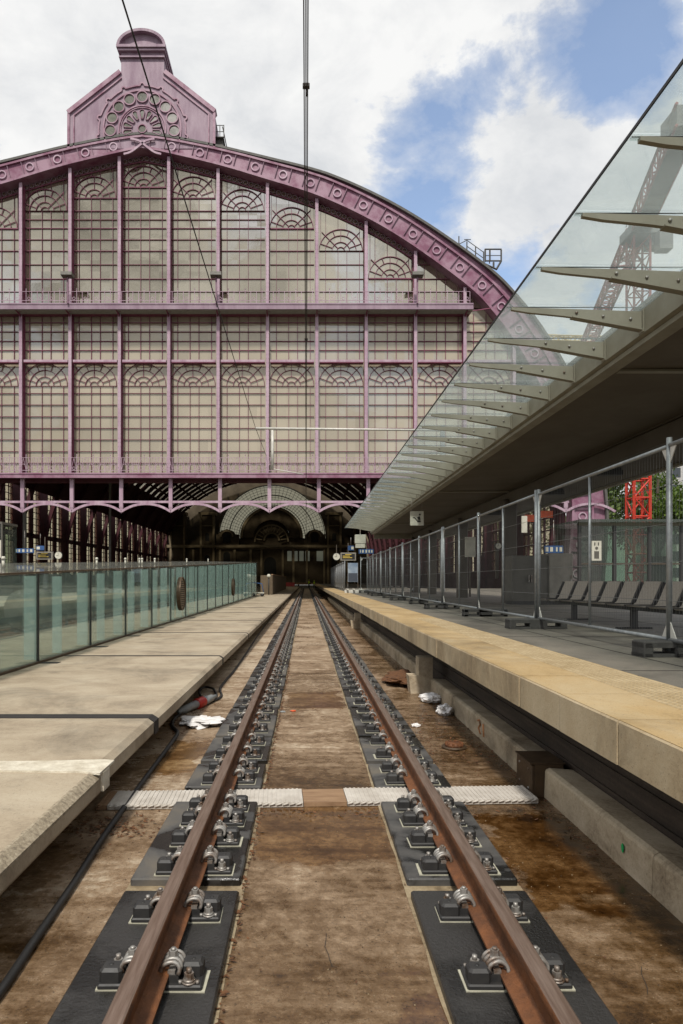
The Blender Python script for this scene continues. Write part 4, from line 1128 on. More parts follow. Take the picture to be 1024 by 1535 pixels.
# hanging arcade below
b = MB(); YA = 56.6
for p in [AX+4+74*(k+.5) for k in range(-9, 9)]:
    if p > 860: continue
    x = FX_(p, YA); b.box(x-.15,x+.15,YA-.12,YA+.12,FZ_(760,YA),FZ_(717,YA)); b.add([(x-.17,YA-.12,FZ_(760,YA)),(x+.17,YA-.12,FZ_(760,YA)),(x+.17,YA+.12,FZ_(760,YA)),(x-.17,YA+.12,FZ_(760,YA)),(x,YA,FZ_(770,YA))], [(0,1,4),(1,2,4),(2,3,4),(3,0,4)])
    pts = []
    for i in range(13):
        u = i/12; pts.append((FX_(p+74*u,YA), FZ_(755.5+11.5*(2*u-1)**2*abs(2*u-1)**.2,YA)))
    for a, c in zip(pts[:-1], pts[1:]): b.flat(a, c, .19, YA-.1, YA+.1)
b.box(FX_(-440), FX_(850), YA-.08, YA+.08, FZ_(754,YA), FZ_(750.8,YA))
hrel(b, 'arcade', M['lilac'])
# flood lamps on the upper gallery
for k, px in enumerate((101, 324, 626)):
    root = empty('flood_lamp', P(px,412,55.7), ['grey flood lamp on the upper gallery, left one','grey flood lamp on the upper gallery, middle one below the gable','grey flood lamp on the upper gallery, right one near the arch'][k], 'flood lamp', 'flood lamps on the gallery')
    b = MB(); b.prism([(-.35,-.12),(.3,-.18),(.38,.1),(-.3,.16)], 'x', -.45, .45); b.build('head', M['cabinet_dark'], root)
    b = MB(); b.box(-.06,.06,.0,.12,-2.3,-.1); b.build('stem', M['dusk'], root)

# gable with rose window
YG0, YG1 = 56.7, 59.6
G = MB()
poly = [(105,226),(105,173),(181,113),(183,111),(183,80),(247,80),(247,111),(250,113),(322,171),(322,226)]
pf = [(FX_(x),FZ_(y)) for x,y in poly]
gb = MB(); gb.prism(pf, 'y', YG0, YG1); gable = hrel(gb, 'gable', M['lilac_side'])
b = MB()
def rim(pts, w, y0, y1):
    for p, q in zip(pts[:-1], pts[1:]): b.flat((FX_(p[0]),FZ_(p[1])), (FX_(q[0]),FZ_(q[1])), w, y0, y1)
for pts, w_ in (([(104,173),(182,112)], .34), ([(248,112),(323,171)], .34)):
    b = MB(); rim(pts, w_, 56.55, 57.4); hrel(b, 'coping', M['pink'])
for pts, w_ in (([(105,174),(105,226)], .2), ([(322,173),(322,226)], .2), ([(113,177),(184,121)], .10), ([(246,121),(314,175)], .10), ([(113,177),(113,226)], .10), ([(314,175),(314,226)], .10)):
    b = MB(); rim(pts, w_, 56.6, 56.695); hrel(b, 'gable_moulding', M['pink'])

b = MB()
b.box(FX_(177.5), FX_(250.5), 56.3, 60.0, FZ_(79.5), FZ_(75.5)); b.box(FX_(180.5), FX_(248.5), 56.5, 59.8, FZ_(92), FZ_(90))
b.box(FX_(179), FX_(249), 56.42, 59.9, FZ_(83), FZ_(79.6))
cx, cz = FX_(214), FZ_(80); n = 20; R0, R1 = 33*S, 36.5*S
def ell(R, k): a = PI*k/n; return (cx+R*math.cos(a), cz+R*.70*math.sin(a)+.15)
arc = [ell(R1,k) for k in range(n+1)]
b.prism(arc, 'y', 56.75, 59.8)
for k in range(n):
    p, q = ell(R1*.95,k), ell(R1*.95,k+1); b.flat(p, q, .22, 56.35, 56.745)
b.box(FX_(203), FX_(228), 56.6, 59.5, FZ_(54.5), FZ_(53))
hrel(b, 'bell_cap', M['lilac_side'])
rc = (FX_(213.5,56.7), FZ_(194,56.7)); s_ = 56.7/F
b = MB()
b.arcband(rc[0], rc[1], 57*s_, 59*s_, -.3, PI+.3, 56.60, 56.698, 40)
for k in range(9):   # scalloped outer moulding between nine cusps
    a = math.radians(-10+ 200*(k)/8); 
    b.arcband(rc[0]+66*s_*math.cos(a), rc[1]+66*s_*math.sin(a), 2.2*s_, 4.2*s_, a-PI/2-.4, a+PI/2+.4, 56.60, 56.698, 8)
    if k < 8:
        a2 = math.radians(-10+200*(k+1)/8); n_ = 6
        for i in range(n_):
            u0, u1 = a+.06+(a2-a-.12)*i/n_, a+.06+(a2-a-.12)*(i+1)/n_
            b.flat((rc[0]+65*s_*math.cos(u0),rc[1]+65*s_*math.sin(u0)),(rc[0]+65*s_*math.cos(u1),rc[1]+65*s_*math.sin(u1)), .10, 56.60, 56.698)
b.arcband(rc[0], rc[1], 34*s_, 36*s_, -.2, PI+.2, 56.60, 56.698, 32); b.arcband(rc[0], rc[1], 31.6*s_, 32.6*s_, -.15, PI+.15, 56.62, 56.698, 32)
rose = hrel(b, 'rose_tracery', M['pink'])
rb = MB(); gl = MB()
for k in range(9):
    a = math.radians(-3+186*k/8); x, z = rc[0]+48*s_*math.cos(a), rc[1]+48*s_*math.sin(a)
    gl.disc(x, z, 7.6*s_, 56.66, 56.694, 20); rb.arcband(x, z, 7.5*s_, 9*s_, 0, 2*PI, 56.56, 56.69, 20)
for k in range(9):
    a = math.radians(-12+204*k/8); p0 = 15.5*s_; p1 = 29*s_
    ca, sa = math.cos(a), math.sin(a); w0, w1 = 1.6*s_, 3.7*s_
    def q(r, w): return (rc[0]+r*ca-w*sa, rc[1]+r*sa+w*ca)
    shape = [q(p0,w0), q(p0,-w0), q(p1-3*s_,-w1), q(p1-.6*s_,-w1*.6), q(p1,0), q(p1-.6*s_,w1*.6), q(p1-3*s_,w1)]
    gl.prism(shape, 'y', 56.66, 56.694)
    for i in range(len(shape)): rb.flat(shape[i], shape[(i+1)%len(shape)], .05, 56.58, 56.69)
gl.disc(rc[0], rc[1], 5.6*s_, 56.66, 56.694, 16); rb.arcband(rc[0], rc[1], 5.6*s_, 7*s_, 0, 2*PI, 56.56, 56.69, 16)
hrel(rb, 'rose_rings', M['pink']); o = hrel(gl, 'rose_glass', M['pane_dark'])
# crossing scrolls at the apex of the arch
b = MB()
for sg in (1,-1):
    pts = [(AX-1+sg*(-28),232),(AX-1+sg*(-18),229),(AX-1+sg*(-8),222),(AX-1+sg*2,214),(AX-1+sg*8,211),(AX-1+sg*18,209)]
    pts = [(p.x,p.y) for p in smooth_path([(x,y,0) for x,y in pts], 5)]
    for p, q in zip(pts[:-1], pts[1:]): b.flat((FX_(p[0],56.6),FZ_(p[1],56.6)),(FX_(q[0],56.6),FZ_(q[1],56.6)), .16, 56.46, 56.575)
hrel(b, 'apex_scroll', M['lilac'])
# service platform beside the gable, and roof ladder platform on the right slope
b = MB(); b.box(FX_(323), FX_(333), 57.5, 59, FZ_(224), FZ_(203)); b.box(FX_(322),FX_(335),57.2,59.2,FZ_(203),FZ_(202))
for px in (324,329,335): b.box(FX_(px)-.03,FX_(px)+.03,57.25,57.31,FZ_(203),FZ_(184))
b.bar((FX_(324),57.28,FZ_(184.5)),(FX_(335),57.28,FZ_(184.5)),.05); b.bar((FX_(324),57.28,FZ_(194)),(FX_(335),57.28,FZ_(194)),.05); b.bar((FX_(333),57.3,FZ_(186)),(FX_(341),58.6,FZ_(224)),.06)
hrel(b, 'service_platform', M['roofing'])
b = MB()
def rl_(p, q, r=.05, Y=58.8): b.bar((FX_(p[0],Y),Y,FZ_(p[1],Y)), (FX_(q[0],Y),Y,FZ_(q[1],Y)), r)
for p in ((688,372),(700,380),(713,388),(725,395)): rl_(p,(p[0],p[1]-18),.07)
rl_((688,366),(700,360)); rl_((700,360),(725,378)); rl_((700,369),(725,387)); rl_((696,359),(706,359))
for p in ((727,393),(734,395),(751,393)): rl_(p,(p[0],373),.07); rl_((p[0]+1,392),(p[0]+1,374),.06,60.2)
rl_((727,373),(752,373)); rl_((727,383),(752,383)); rl_((727,391),(752,391),.1); rl_((727,374),(752,374),.06,60.2); rl_((728,396),(745,404),.12); rl_((751,392),(744,404),.12); rl_((740,393),(740,402),.12)
hrel(b, 'roof_ladder', M['roofing'])
# vault: bands of dark ironwork and glass, ribs, side walls
YE = 242.0
CV = full(IC)
def vault_strip(mb, y0, y1, i0, i1):
    vs = []
    for (x,y) in CV[i0:i1+1]: vs += [(FX_(x),y0,FZ_(y)+.4),(FX_(x),y1,FZ_(y)+.4)]
    mb.add(vs, [(2*i,2*i+2,2*i+3,2*i+1) for i in range(i1-i0)])
N = len(CV)-1
IL = next(i for i, (x,y) in enumerate(CV) if y < 600); IH = N-IL
b = MB(); g = MB(); pitch = 5.8; nb_ = int((YE-58.0)/pitch)
lo_i = next(i for i, (x,y) in enumerate(CV) if y < 462); hi_i = N-lo_i       # the bands between carry glass strips
for k in range(nb_):
    y = 58.0+k*pitch; y1 = y+pitch
    vault_strip(b, y, y1-1.5, IL, IH); vault_strip(b, y1-1.5, y1, IL, lo_i); vault_strip(b, y1-1.5, y1, hi_i, IH)
    j = lo_i
    while j < hi_i:
        a = min(j+5, hi_i); c = min(a+1, hi_i)
        vault_strip(g, y1-1.5, y1, j, a)
        if c > a: vault_strip(b, y1-1.5, y1, a, c)
        j = c
hrel(b, 'roof', M['maroon']); o = hrel(g, 'roof_glazing', M['roofglass'])
b = MB(); nrib = 16
for k in range(nrib+1):
    y = 59.0+k*11.4; ci = full(offset_curve(IC, -13)); band(b, ci, cin, y, y+.5)
hrel(b, 'vault_rib', M['maroon'])
# side walls with tall windows (panes translucent), between ribs
def side_wall(X, sg, name):
    b = MB(); w = MB(); f_ = MB(); z1 = FZ_(560)
    for k in range(16):
        y = 58.6+k*11.4; a, c = y+2.0, y+9.4
        b.box(X, X+sg*.5, y-.4, a, 0, z1); b.box(X, X+sg*.5, c, y+11.0, 0, z1); b.box(X, X+sg*.5, a, c, 0, 2.6); b.box(X, X+sg*.5, a, c, 9.0, 9.8); b.box(X, X+sg*.5, a, c, 18, z1)
        b.box(X, X+sg*.4, (a+c)/2-.5, (a+c)/2+.5, 2.6, 18)
        w.box(X+sg*.2, X+sg*.23, a, c, 2.6, 18)
        for i in range(1,5): f_.box(X-sg*.02, X+sg*.15, a+(c-a)*i/5-.06, a+(c-a)*i/5+.06, 2.6, 18)
        for i in range(1,14): f_.box(X-sg*.02, X+sg*.14, a, c, 2.6+i*1.1-.05, 2.6+i*1.1+.05)
    o = hrel(b, 'side_wall', M['maroon']); hrel(f_, 'window_bars', M['maroon']); hrel(w, 'side_glazing', M['sideglass'])
M['sideglass'] = clear_glass('dusty side window glass', (.90, .84, .70), .4, .15, (.62, .55, .42))
side_wall(FX_(AX-632), -1, 'left'); side_wall(FX_(AX+632), 1, 'right')

# ------------------------------------------------------------------ stone head house closing the hall at 242 m
XC = FX_(AX); YH = 236.0
def hx(px): return (px-VX)*YH/F
def hz(py): return EYE+(VY-py)*YH/F
HEAD = empty('station_house', (XC, YH, 0), 'dark stone station house with great arch and clock at the far end of the hall', 'station building')
hh = HEAD.location.copy()
def srel(mb, name, m):
    o = mb.build(name, m); o.parent = HEAD; o.location = -hh; return o
cxp = 407; cX = hx(cxp); zs = hz(806); RO = 82*YH/F; RI = 43*YH/F
b = MB()
def wall_arch(mb, x0, x1, z0, z1, cx, cz, R, ya, yb, n=28):    # wall with a semicircular hole
    mb.box(x0, cx-R, ya, yb, z0, z1); mb.box(cx+R, x1, ya, yb, z0, z1)
    pts = [(cx+R*math.cos(PI*k/n), cz+R*math.sin(PI*k/n)) for k in range(n+1)]
    for p, q in zip(pts[:-1], pts[1:]):
        mb.prism([(p[0],p[1]),(p[0],z1),(q[0],z1),(q[0],q[1])], 'y', ya, yb)
wall_arch(b, hx(235), hx(560), 0, hz(690), cX, zs, RO, YH+4, YH+5.5)
b.box(cX-RO, cX+RO, YH+4.2, YH+5.3, 0, zs)
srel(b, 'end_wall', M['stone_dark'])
b = MB()
for r in (RO*.985, RO*.80, RO*.62): b.arcband(cX, zs, r-.16, r+.08, 0, PI, YH+3.6, YH+3.95, 40)
for k in range(41):
    a = PI*k/40; b.flat((cX+RI*math.cos(a),zs+RI*math.sin(a)),(cX+RO*math.cos(a),zs+RO*math.sin(a)), .10, YH+3.7, YH+3.9)
for k in range(10):
    r = RI+(RO-RI)*k/10; b.arcband(cX, zs, r-.04, r+.04, 0, PI, YH+3.72, YH+3.88, 40)
w = srel(b, 'arch_window', M['black'])
b = MB(); b.arcband(cX, zs, RI-.5, RO, 0, PI, YH+4.0, YH+4.1, 40); srel(b, 'arch_glass', clear_glass('pale arch glass', (.56,.545,.47), .3, .15, (.38,.37,.32)))
b = MB()
b.arcband(cX, zs, RI*.62, RI+1.0, 0, PI, YH+.2, YH+3.5, 32); b.box(cX-RI-1, cX+RI+1, YH+1.2, YH+3.4, 0, zs)
b.disc(cX, zs, RI*.62, YH+2.0, YH+3.0, 32)
tb = MB()
for x0, x1 in ((255,278),(300,322),(490,512),(530,552)): b.box(hx(x0), hx(x1), YH-.5, YH+3, 0, hz(770)); tb.box(hx(x0-2), hx(x1+2), YH-.9, YH+3.2, hz(772), hz(768)); tb.box(hx(x0), hx(x0+3), YH-.8, YH-.505, 0, hz(772)); tb.box(hx(x1-3), hx(x1), YH-.8, YH-.505, 0, hz(772)); tb.box(hx(x0+3.2), hx(x1-3.2), YH-.75, YH-.505, hz(789), hz(787.5))
tb.box(hx(250), hx(556), YH-1.0, YH-.51, hz(821), hz(817)); tb.box(hx(324), hx(488), YH-.5, YH-.02, hz(823.5), hz(821.5))
b.box(hx(250), hx(556), YH, YH+3.2, 0, hz(817)); b.box(hx(324),hx(358),YH+.1,YH+3.1,hz(817),hz(801)); b.box(hx(457),hx(488),YH+.1,YH+3.1,hz(817),hz(801))
for px in (340,472):
    b.prism([(hx(px-14),hz(802)),(hx(px+14),hz(802)),(hx(px+9),hz(796)),(hx(px),hz(793)),(hx(px-9),hz(796))], 'y', YH, YH+3)
    tb.arcband(hx(px), hz(805), 8*YH/F, 10*YH/F, 0, PI, YH-.5, YH-.02, 14)
tb.arcband(cX, hz(810), 10*YH/F, 12.5*YH/F, 0, PI, YH+.6, YH+1.15, 16); tb.arcband(cX, hz(812), 24*YH/F, 26*YH/F, 0, PI, YH-.1, YH+.19, 20); tb.arcband(cX, zs, RI+.1, RI+1.0, 0, PI, YH-.1, YH+.19, 32)
for k in range(11): a = PI*(k+.5)/11; tb.flat((cX+14*YH/F*math.cos(a), hz(811)+14*YH/F*math.sin(a)), (cX+23*YH/F*math.cos(a), hz(811)+23*YH/F*math.sin(a)), .3, YH-.1, YH+.19)
for px in [262,290,311,330,352,376,392,424,440,460,486,500,520,540]: tb.box(hx(px)-.35,hx(px)+.35,YH-.45,YH-.01,0,hz(824))
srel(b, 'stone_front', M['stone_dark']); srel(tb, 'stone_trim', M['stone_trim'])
b = MB()
for px, py, w_, h_ in [(340,806,11,14),(472,806,11,14),(311,805,6,12),(501,805,6,12),(340,838,10,22),(405,848,18,26),(311,842,8,20),(501,842,8,18),(270,842,8,20),(540,842,8,20)]:
    x, z = hx(px), hz(py); hw, hh_ = w_*YH/F/2, h_*YH/F/2; yy = YH-.06 if px not in (311,501) else YH-.56
    pts = [(x-hw,z-hh_),(x+hw,z-hh_)] + [(x+hw*math.cos(PI*k/8), z+hh_-hw+hw*math.sin(PI*k/8)) for k in range(9)]
    b = MB(); b.prism(pts, 'y', yy, yy+.05); srel(b, 'arched_opening', M['hollow'])
b = MB()
for px in (434,443,452,461,478,484): b.box(hx(px)-.75, hx(px)+.75, YH-.1, YH-.05, hz(841), hz(826))
srel(b, 'lit_window', emit_mat('dim lit window', (.42,.45,.36), .10))
b = MB(); b.disc(cX-.4, hz(810), 6.5*YH/F, YH+1.5, YH+1.9, 20); srel(b, 'clock_niche', M['hollow'])
b = MB(); b.disc(cX-.4, hz(810.5), 2.6*YH/F, YH+1.3, YH+1.45, 16); srel(b, 'clock_face', M['sign_white'])

# ------------------------------------------------------------------ left hall platform things near the hall mouth
b = MB(); b.box(-46, -16, 40, 236, -.3, 1.0); struct(b.build('far_left_platform', mat('dark hall platform', (.10,.085,.06), .7)))
root = empty('lift_shaft', P(4,815,40), 'greenish glass lift shaft at the left edge below the hall', 'lift shaft')
b = MB(); b.box(-1.2,.40,-1,1,-1.6,1.05); b.build('glass_walls', M['shelterglass'], root)
b = MB(); b.box(-1.25,.44,-1.05,1.05,1.06,1.2); b.box(.37,.45,-1.05,-.97,-1.6,1.06); b.build('frame', M['cabinet_dark'], root)
b = MB(); b.box(.02,.36,-1.02,-1.005,-.85,.15); b.build('sticker', M['sign_white'], root)
b = MB(); b.box(.10,.28,-1.03,-1.022,-.75,-.45); b.disc(.19,-.3,.07,-1.03,-1.022,8); b.box(.1,.28,-1.03,-1.022,-.12,.08); b.build('pictogram', M['sign_black'], root)
blue_sign(P(37,825.5,46), 1.25, 'wide blue direction sign with white symbols near the left edge', [(-.46,-.4),(-.32,-.24),(-.12,0),(.12,.2),(.3,.42)], .30, 1.2)
display(P(67.5,833,46), 1.1, .52, 'grey departure display left of the round clock above the glass wall', 1.0)
hung_clock(P(88,832.5,46), .27, 'round pale station clock above the glass wall on the left')
blue_sign(P(60.5,821.5,45.5), .52, 'small blue and white platform number sign above the left departure display', [(-.45,-.04)], .30, .8)
root = empty('hall_mast', P(165,800,70), 'thin grey mast standing at the hall mouth behind the glass wall', 'mast')
b = MB(); b.box(-.10,.10,-.1,.1,-4.4,6.0); b.build('pole', M['cabinet_dark'], root)
root = empty('hall_mast', P(37,800,62), 'grey mast standing at the hall mouth near the left edge', 'mast')
b = MB(); b.box(-.14,.14,-.1,.1,-4.4,4.0); b.build('pole', M['cabinet_dark'], root)

# ------------------------------------------------------------------ overhead line
HW = EYE+4.2
root = empty('contact_wire', (0, 12, HW), 'dark twin contact wires running overhead along the track into the hall', 'overhead wire')
for dx in (-.021, -.002, .016):
    b = MB(); b.tube([(dx,-16,0),(dx*.7,0,0),(dx*.4,125,0)], .0058, 6); b.build('wire', M['copper'], root)
for Y in (5.8, 11.9):
    b = MB(); b.cbox(-.030,.030,Y-12-.02,Y-12+.02,-.016,.016,.005); b.tube([(0,Y-12,-.02),(0,Y-12,-.09)], .008, 5); b.build('clamp', M['copper'], root)
YAr = 44.6
pa = P(383,642,YAr); pc = P(640,645,YAr)
root = empty('cantilever_arm', (8.9, YAr, ZP), 'white tube cantilever arm with drop tube carrying the side wire', 'cantilever arm')
o_ = Vector((8.9,YAr,ZP))
b = MB(); b.tube([pa-o_, Vector((0,0,pc.z-ZP))], .075, 8); b.build('arm', M['white_steel'], root)
b = MB(); q0 = P(408.5,645,YAr); q1 = P(408.5,704,YAr); b.tube([q0-o_, q1-o_], .085, 8); b.build('drop_tube', M['white_steel'], root)
b = MB(); b.box(-.13,.13,-.13,.13,0,pc.z-ZP+.3); b.build('pole', M['fence'], root)
b = MB(); b.tube([q1-o_+Vector((0,0,.05)), P(455,711,YAr)-o_], .03, 6); b.build('steady_arm', M['white_steel'], root)
b = MB(); p_a = P(165,-60,10.9); b.tube([p_a, P(383,642,YAr)+Vector((0,0,.03)), P(402,690,60)], .017, 6)
o = b.build('side_wire', M['copper']); tag(o, 'dark wire sweeping from the top left down to the white cantilever arm', 'overhead wire')

# ------------------------------------------------------------------ tower crane
def lattice(mb, p, q, w, step, r, up=Vector((0,0,1))):
    p, q = Vector(p), Vector(q); t = (q-p); L = t.length; t.normalize()
    a = t.cross(up); a = a if a.length > .1 else Vector((1,0,0)); a.normalize(); c = t.cross(a)
    cs = [(-1,-1),(1,-1),(1,1),(-1,1)]
    def pt(k, s): return p + t*s + (a*cs[k][0]+c*cs[k][1])*w/2
    for k in range(4): mb.bar(pt(k,0), pt(k,L), r*1.7)
    n = max(1, int(L/step))
    for i in range(n):
        s0, s1 = L*i/n, L*(i+1)/n
        for k in range(4):
            j = (k+1) % 4
            mb.bar(pt(k,s0), pt(j,s0), r); mb.bar(pt(k if i%2 else j,s0), pt(j if i%2 else k,s1), r)
YC = 90.0; CX = (957-VX)*YC/F
root = empty('tower_crane', (CX, YC, 0), 'red and white tower crane behind the canopy glass', 'crane')
zt = FZ_(352, YC)
b = MB(); lattice(b, (0,0,0), (0,0,22), 2.1, 2.3, .17); b.build('lower_mast', M['crane_red'], root)
b = MB(); lattice(b, (0,0,22), (0,0,zt-.5), 2.1, 2.3, .14); b.build('mast', M['crane_pink'], root)
b = MB(); b.box(-1.7,1.7,-1.7,1.7,zt-.5,zt+.6); b.box(1.2,3.6,-1,1,zt-1.8,zt+.5); b.build('slewing_ring', M['crane_grey'], root)
b = MB(); b.box(1.5,3.2,-2.6,-1.1,zt-3.0,zt-.6); b.build('cab', M['crane_grey'], root)
dirj = Vector((5.0/19.2, 1, 0)).normalized()
zj = zt+.9
f1 = Vector((0,0,zj))+dirj*48; b = MB(); lattice(b, Vector((0,0,zj))+dirj*2, f1, 2.0, 2.2, .15); b.build('jib', M['crane_pink'], root)
n1 = Vector((0,0,zj))-dirj*23; b = MB(); lattice(b, Vector((0,0,zj)), n1, 2.2, 2.4, .15); b.build('counter_jib', M['crane_pink'], root)
b = MB(); sd = Vector((dirj.y,-dirj.x,0))
for dz, w in ((-1.2,1.15),):
    c0, c1 = Vector((0,0,zj+dz))+dirj*3, Vector((0,0,zj+dz))-dirj*23
    vs = [c0-sd*w,c0+sd*w,c1+sd*w,c1-sd*w]; vs += [v+Vector((0,0,.18)) for v in vs]
    b.add(vs, [(0,3,2,1),(4,5,6,7),(0,1,5,4),(1,2,6,5),(2,3,7,6),(3,0,4,7)])
for k in range(11):
    c = Vector((0,0,zj-1))-dirj*(2+2*k)-sd*1.5; b.bar(c, c+Vector((0,0,1.3)), .07)
b.bar(Vector((0,0,zj+.3))-sd*1.5, Vector((0,0,zj+.3))-sd*1.5-dirj*23, .07)
b.build('walkway', M['crane_grey'], root)
b = MB(); c = Vector((0,0,zj))-dirj*21; b.box(c.x-1.5,c.x+1.5,c.y-1.6,c.y+1.6,zj-1.0,zj+1.0); b.build('counterweight', M['crane_grey'], root)
# hoist rope
b = MB(); c = Vector((0,0,zj))+dirj*7; b.tube([c, c-Vector((0,0,26))], .05, 4); b.build('hoist_rope', M['crane_grey'], root)
# second far crane
root = empty('tower_crane', (78, 250, 0), 'small distant crane just above the hall roof edge, seen through the glass', 'crane')
z2 = FZ_(497,250)
b = MB(); lattice(b, (0,0,0), (0,0,z2), 2, 4, .3); b.build('mast', M['crane_red'], root)
b = MB(); lattice(b, (40,20,z2+4), (-9,0,z2-2), 2, 4, .22); b.build('jib', mat('yellow crane jib', (.62,.42,.08), .5), root)

# ------------------------------------------------------------------ trees and the pale block at the right
def tree(x, y, h, r, seed, label, leaves=5200):
    rr = random.Random(seed); root = empty('broadleaf_tree', (x,y,-.34), label, 'tree', 'trees beyond the right platform')
    t = MB(); t.tube([(0,0,0),(.1,0,h*.3),(-.05,.1,h*.55),(.1,0,h*.8)], [.55,.42,.3,.1], 9)
    lobes = []
    for k in range(15):
        a = rr.uniform(0,2*PI); d = r*rr.uniform(.25,.85); z = h*rr.uniform(.36,.93); d *= (1.15-abs(z/h-.6)*1.3)
        c = Vector((d*math.cos(a), d*math.sin(a), z)); lobes.append((c, r*rr.uniform(.26,.46)))
        z0 = h*rr.uniform(.25,.5); t.tube([(0,0,z0), tuple(c*.5+Vector((0,0,z0*.5+.2))), tuple(c)], [.2,.12,.04], 5)
    t.build('trunk', M['bark'], root)
    b = MB()
    for k in range(leaves):
        c, R = lobes[rr.randrange(len(lobes))]
        d = Vector((rr.gauss(0,1),rr.gauss(0,1),rr.gauss(0,.8))).normalized()*R*(rr.random()**.45)
        p = c+d; s = rr.uniform(.2,.42); n = Vector((rr.gauss(0,1),rr.gauss(0,1),rr.gauss(0,1)+.6)).normalized(); u = n.orthogonal().normalized(); v = n.cross(u)
        b.add([p-u*s, p-v*s*.55, p+u*s, p+v*s*.55], [(0,1,2,3)])
    b.build('crown', M['leaf'], root)
tree(42.0, 101, 20, 7.5, 1, 'broadleaf tree behind the red crane mast, left of it', 6500)
tree(53.5, 104, 21.5, 8.0, 2, 'tall broadleaf tree right of the red crane mast', 7000)
tree(63.5, 106, 20.5, 8.0, 3, 'broadleaf tree at the right edge before the pale block', 7000)
tree(47.5, 118, 23, 8.5, 5, 'tall broadleaf tree in the background behind the crane mast', 6000)
tree(35.0, 112, 17, 7, 4, 'broadleaf tree half hidden behind the lilac arch foot', 4000)
tree(74.0, 108, 20, 8, 6, 'broadleaf tree beyond the right edge of the platform', 5000)
root = empty('apartment_block', (80, 135, 0), 'pale block of flats with dark windows at the right edge', 'building')
b = MB(); b.box(-9,12,0,12,0,42); b.build('wall', M['concrete_wall'], root)
for i in range(7):
    for j in range(12):
        b = MB(); b.box(-7.6+i*2.9,-6.0+i*2.9,-.05,-.01,2+j*3.3,3.9+j*3.3); b.build('window', M['window_dark'], root)
b = MB(); b.box(-9.3,12.3,-.3,12.3,42.005,42.5); b.build('roof', M['roofing'], root)

# ------------------------------------------------------------------ two workers far down the track
def worker(x, y, z, label, bend, seed):
    me = bpy.data.meshes.new('person'); H = 1.76
    J = [(0,0,.94),(0,0,1.18),(0,-bend*.3,1.42),(0,-bend*.42,1.53),(0,-bend*.5,1.60),(0,-bend*.55,1.70),
         (-.1,0,.90),(-.11,-.03,.50),(-.12,.02,.08),(-.12,-.12,.03),(.1,0,.90),(.11,-.05,.50),(.12,.03,.08),(.12,-.10,.03),
         (-.19,-bend*.3,1.40),(-.24,-.02,1.12),(-.22,-.16,.92),(-.22,-.20,.84),(.19,-bend*.3,1.40),(.25,-.02,1.12),(.22,-.14,.92),(.22,-.18,.84)]
    E = [(0,1),(1,2),(2,3),(3,4),(4,5),(0,6),(6,7),(7,8),(8,9),(0,10),(10,11),(11,12),(12,13),(2,14),(14,15),(15,16),(16,17),(2,18),(18,19),(19,20),(20,21)]
    R = [.15,.14,.16,.06,.09,.10,.10,.065,.045,.04,.10,.065,.045,.04,.065,.05,.036,.03,.065,.05,.036,.03]
    me.from_pydata(J, E, []); o = bpy.data.objects.new('person', me); COL.objects.link(o); o.location = (x,y,z)
    sk = o.modifiers.new('skin','SKIN'); o.modifiers.new('sub','SUBSURF').levels = 1
    o.modifiers['sub'].render_levels = 1
    for i, r in enumerate(R): me.skin_vertices[0].data[i].radius = (r, r)
    me.skin_vertices[0].data[0].use_root = True
    me.materials.append(M['navy']); tag(o, label, 'person')
    b = MB(); b.tube([(0,0,.90),(0,0,1.15),(0,-bend*.3,1.42),(0,-bend*.38,1.49)], [.185,.18,.205,.10], 12); b.build('vest', M['hivis'], o)
    b = MB(); b.tube([(0,-bend*.5-.01,1.55),(0,-bend*.53-.01,1.62),(0,-bend*.56-.01,1.70),(0,-bend*.56,1.76)], [.07,.108,.112,.05], 12); b.build('head', M['skin'], o)
    b = MB(); b.tube([(0,-bend*.55+.02,1.70),(0,-bend*.56+.01,1.78),(0,-bend*.56,1.81)], [.118,.095,.02], 12); b.build('hard_hat', M['hivis'], o)
worker(.58, 139, -.2, 'worker in a yellow green vest standing between the rails at the far end, left one', .1, 1)
worker(1.65, 140, -.3, 'worker in a yellow green vest standing by the right platform at the far end', .05, 2)
root = empty('buffer_beam', (.2, 143, -.3), 'low dark barrier closing the far end of the track', 'barrier')
b = MB(); b.box(-2.4,2.4,-.1,.1,.9,1.25); b.build('beam', M['wood'], root)
for x in (-1.8,1.8):
    b = MB(); b.box(x-.15,x+.15,-.1,.1,0,.9); b.build('post', M['black'], root)
b = MB(); b.box(-4.8,-2.6,-.2,.2,.4,1.3); b.build('barrier_end', M['red'], root)

# ------------------------------------------------------------------ sky, sun, camera
EL, AZ = math.radians(53), math.radians(-155)     # sun behind the camera, a little to the right
w = bpy.data.worlds.new('World'); SC.world = w; w.use_nodes = True; nt = w.node_tree
bg = nt.nodes['Background']; bg.inputs['Strength'].default_value = .14
sky = nt.nodes.new('ShaderNodeTexSky'); sky.sky_type = 'NISHITA'; sky.sun_disc = False
sky.sun_elevation = EL; sky.air_density = 1.0; sky.dust_density = 1.2
sun_dir = Vector((-.20*math.cos(EL), -math.cos(EL)*.98, math.sin(EL))).normalized()
sky.sun_rotation = math.atan2(sun_dir.x, sun_dir.y)
tc = nt.nodes.new('ShaderNodeTexCoord'); dirv = tc.outputs['Generated']
def nn(scale, detail, rough, dist=0, sc=(1,1,1.6), loc=(0,0,0)):
    mp = nt.nodes.new('ShaderNodeMapping'); mp.inputs['Scale'].default_value = sc; mp.inputs['Location'].default_value = loc; nt.links.new(dirv, mp.inputs['Vector'])
    return noise_node(nt, scale, detail, rough, mp.outputs['Vector'], dist).outputs['Fac']
n1 = nn(3.2, 9, .60, .3, loc=(.3,.1,.2)); n2 = nn(9, 7, .62, .2)
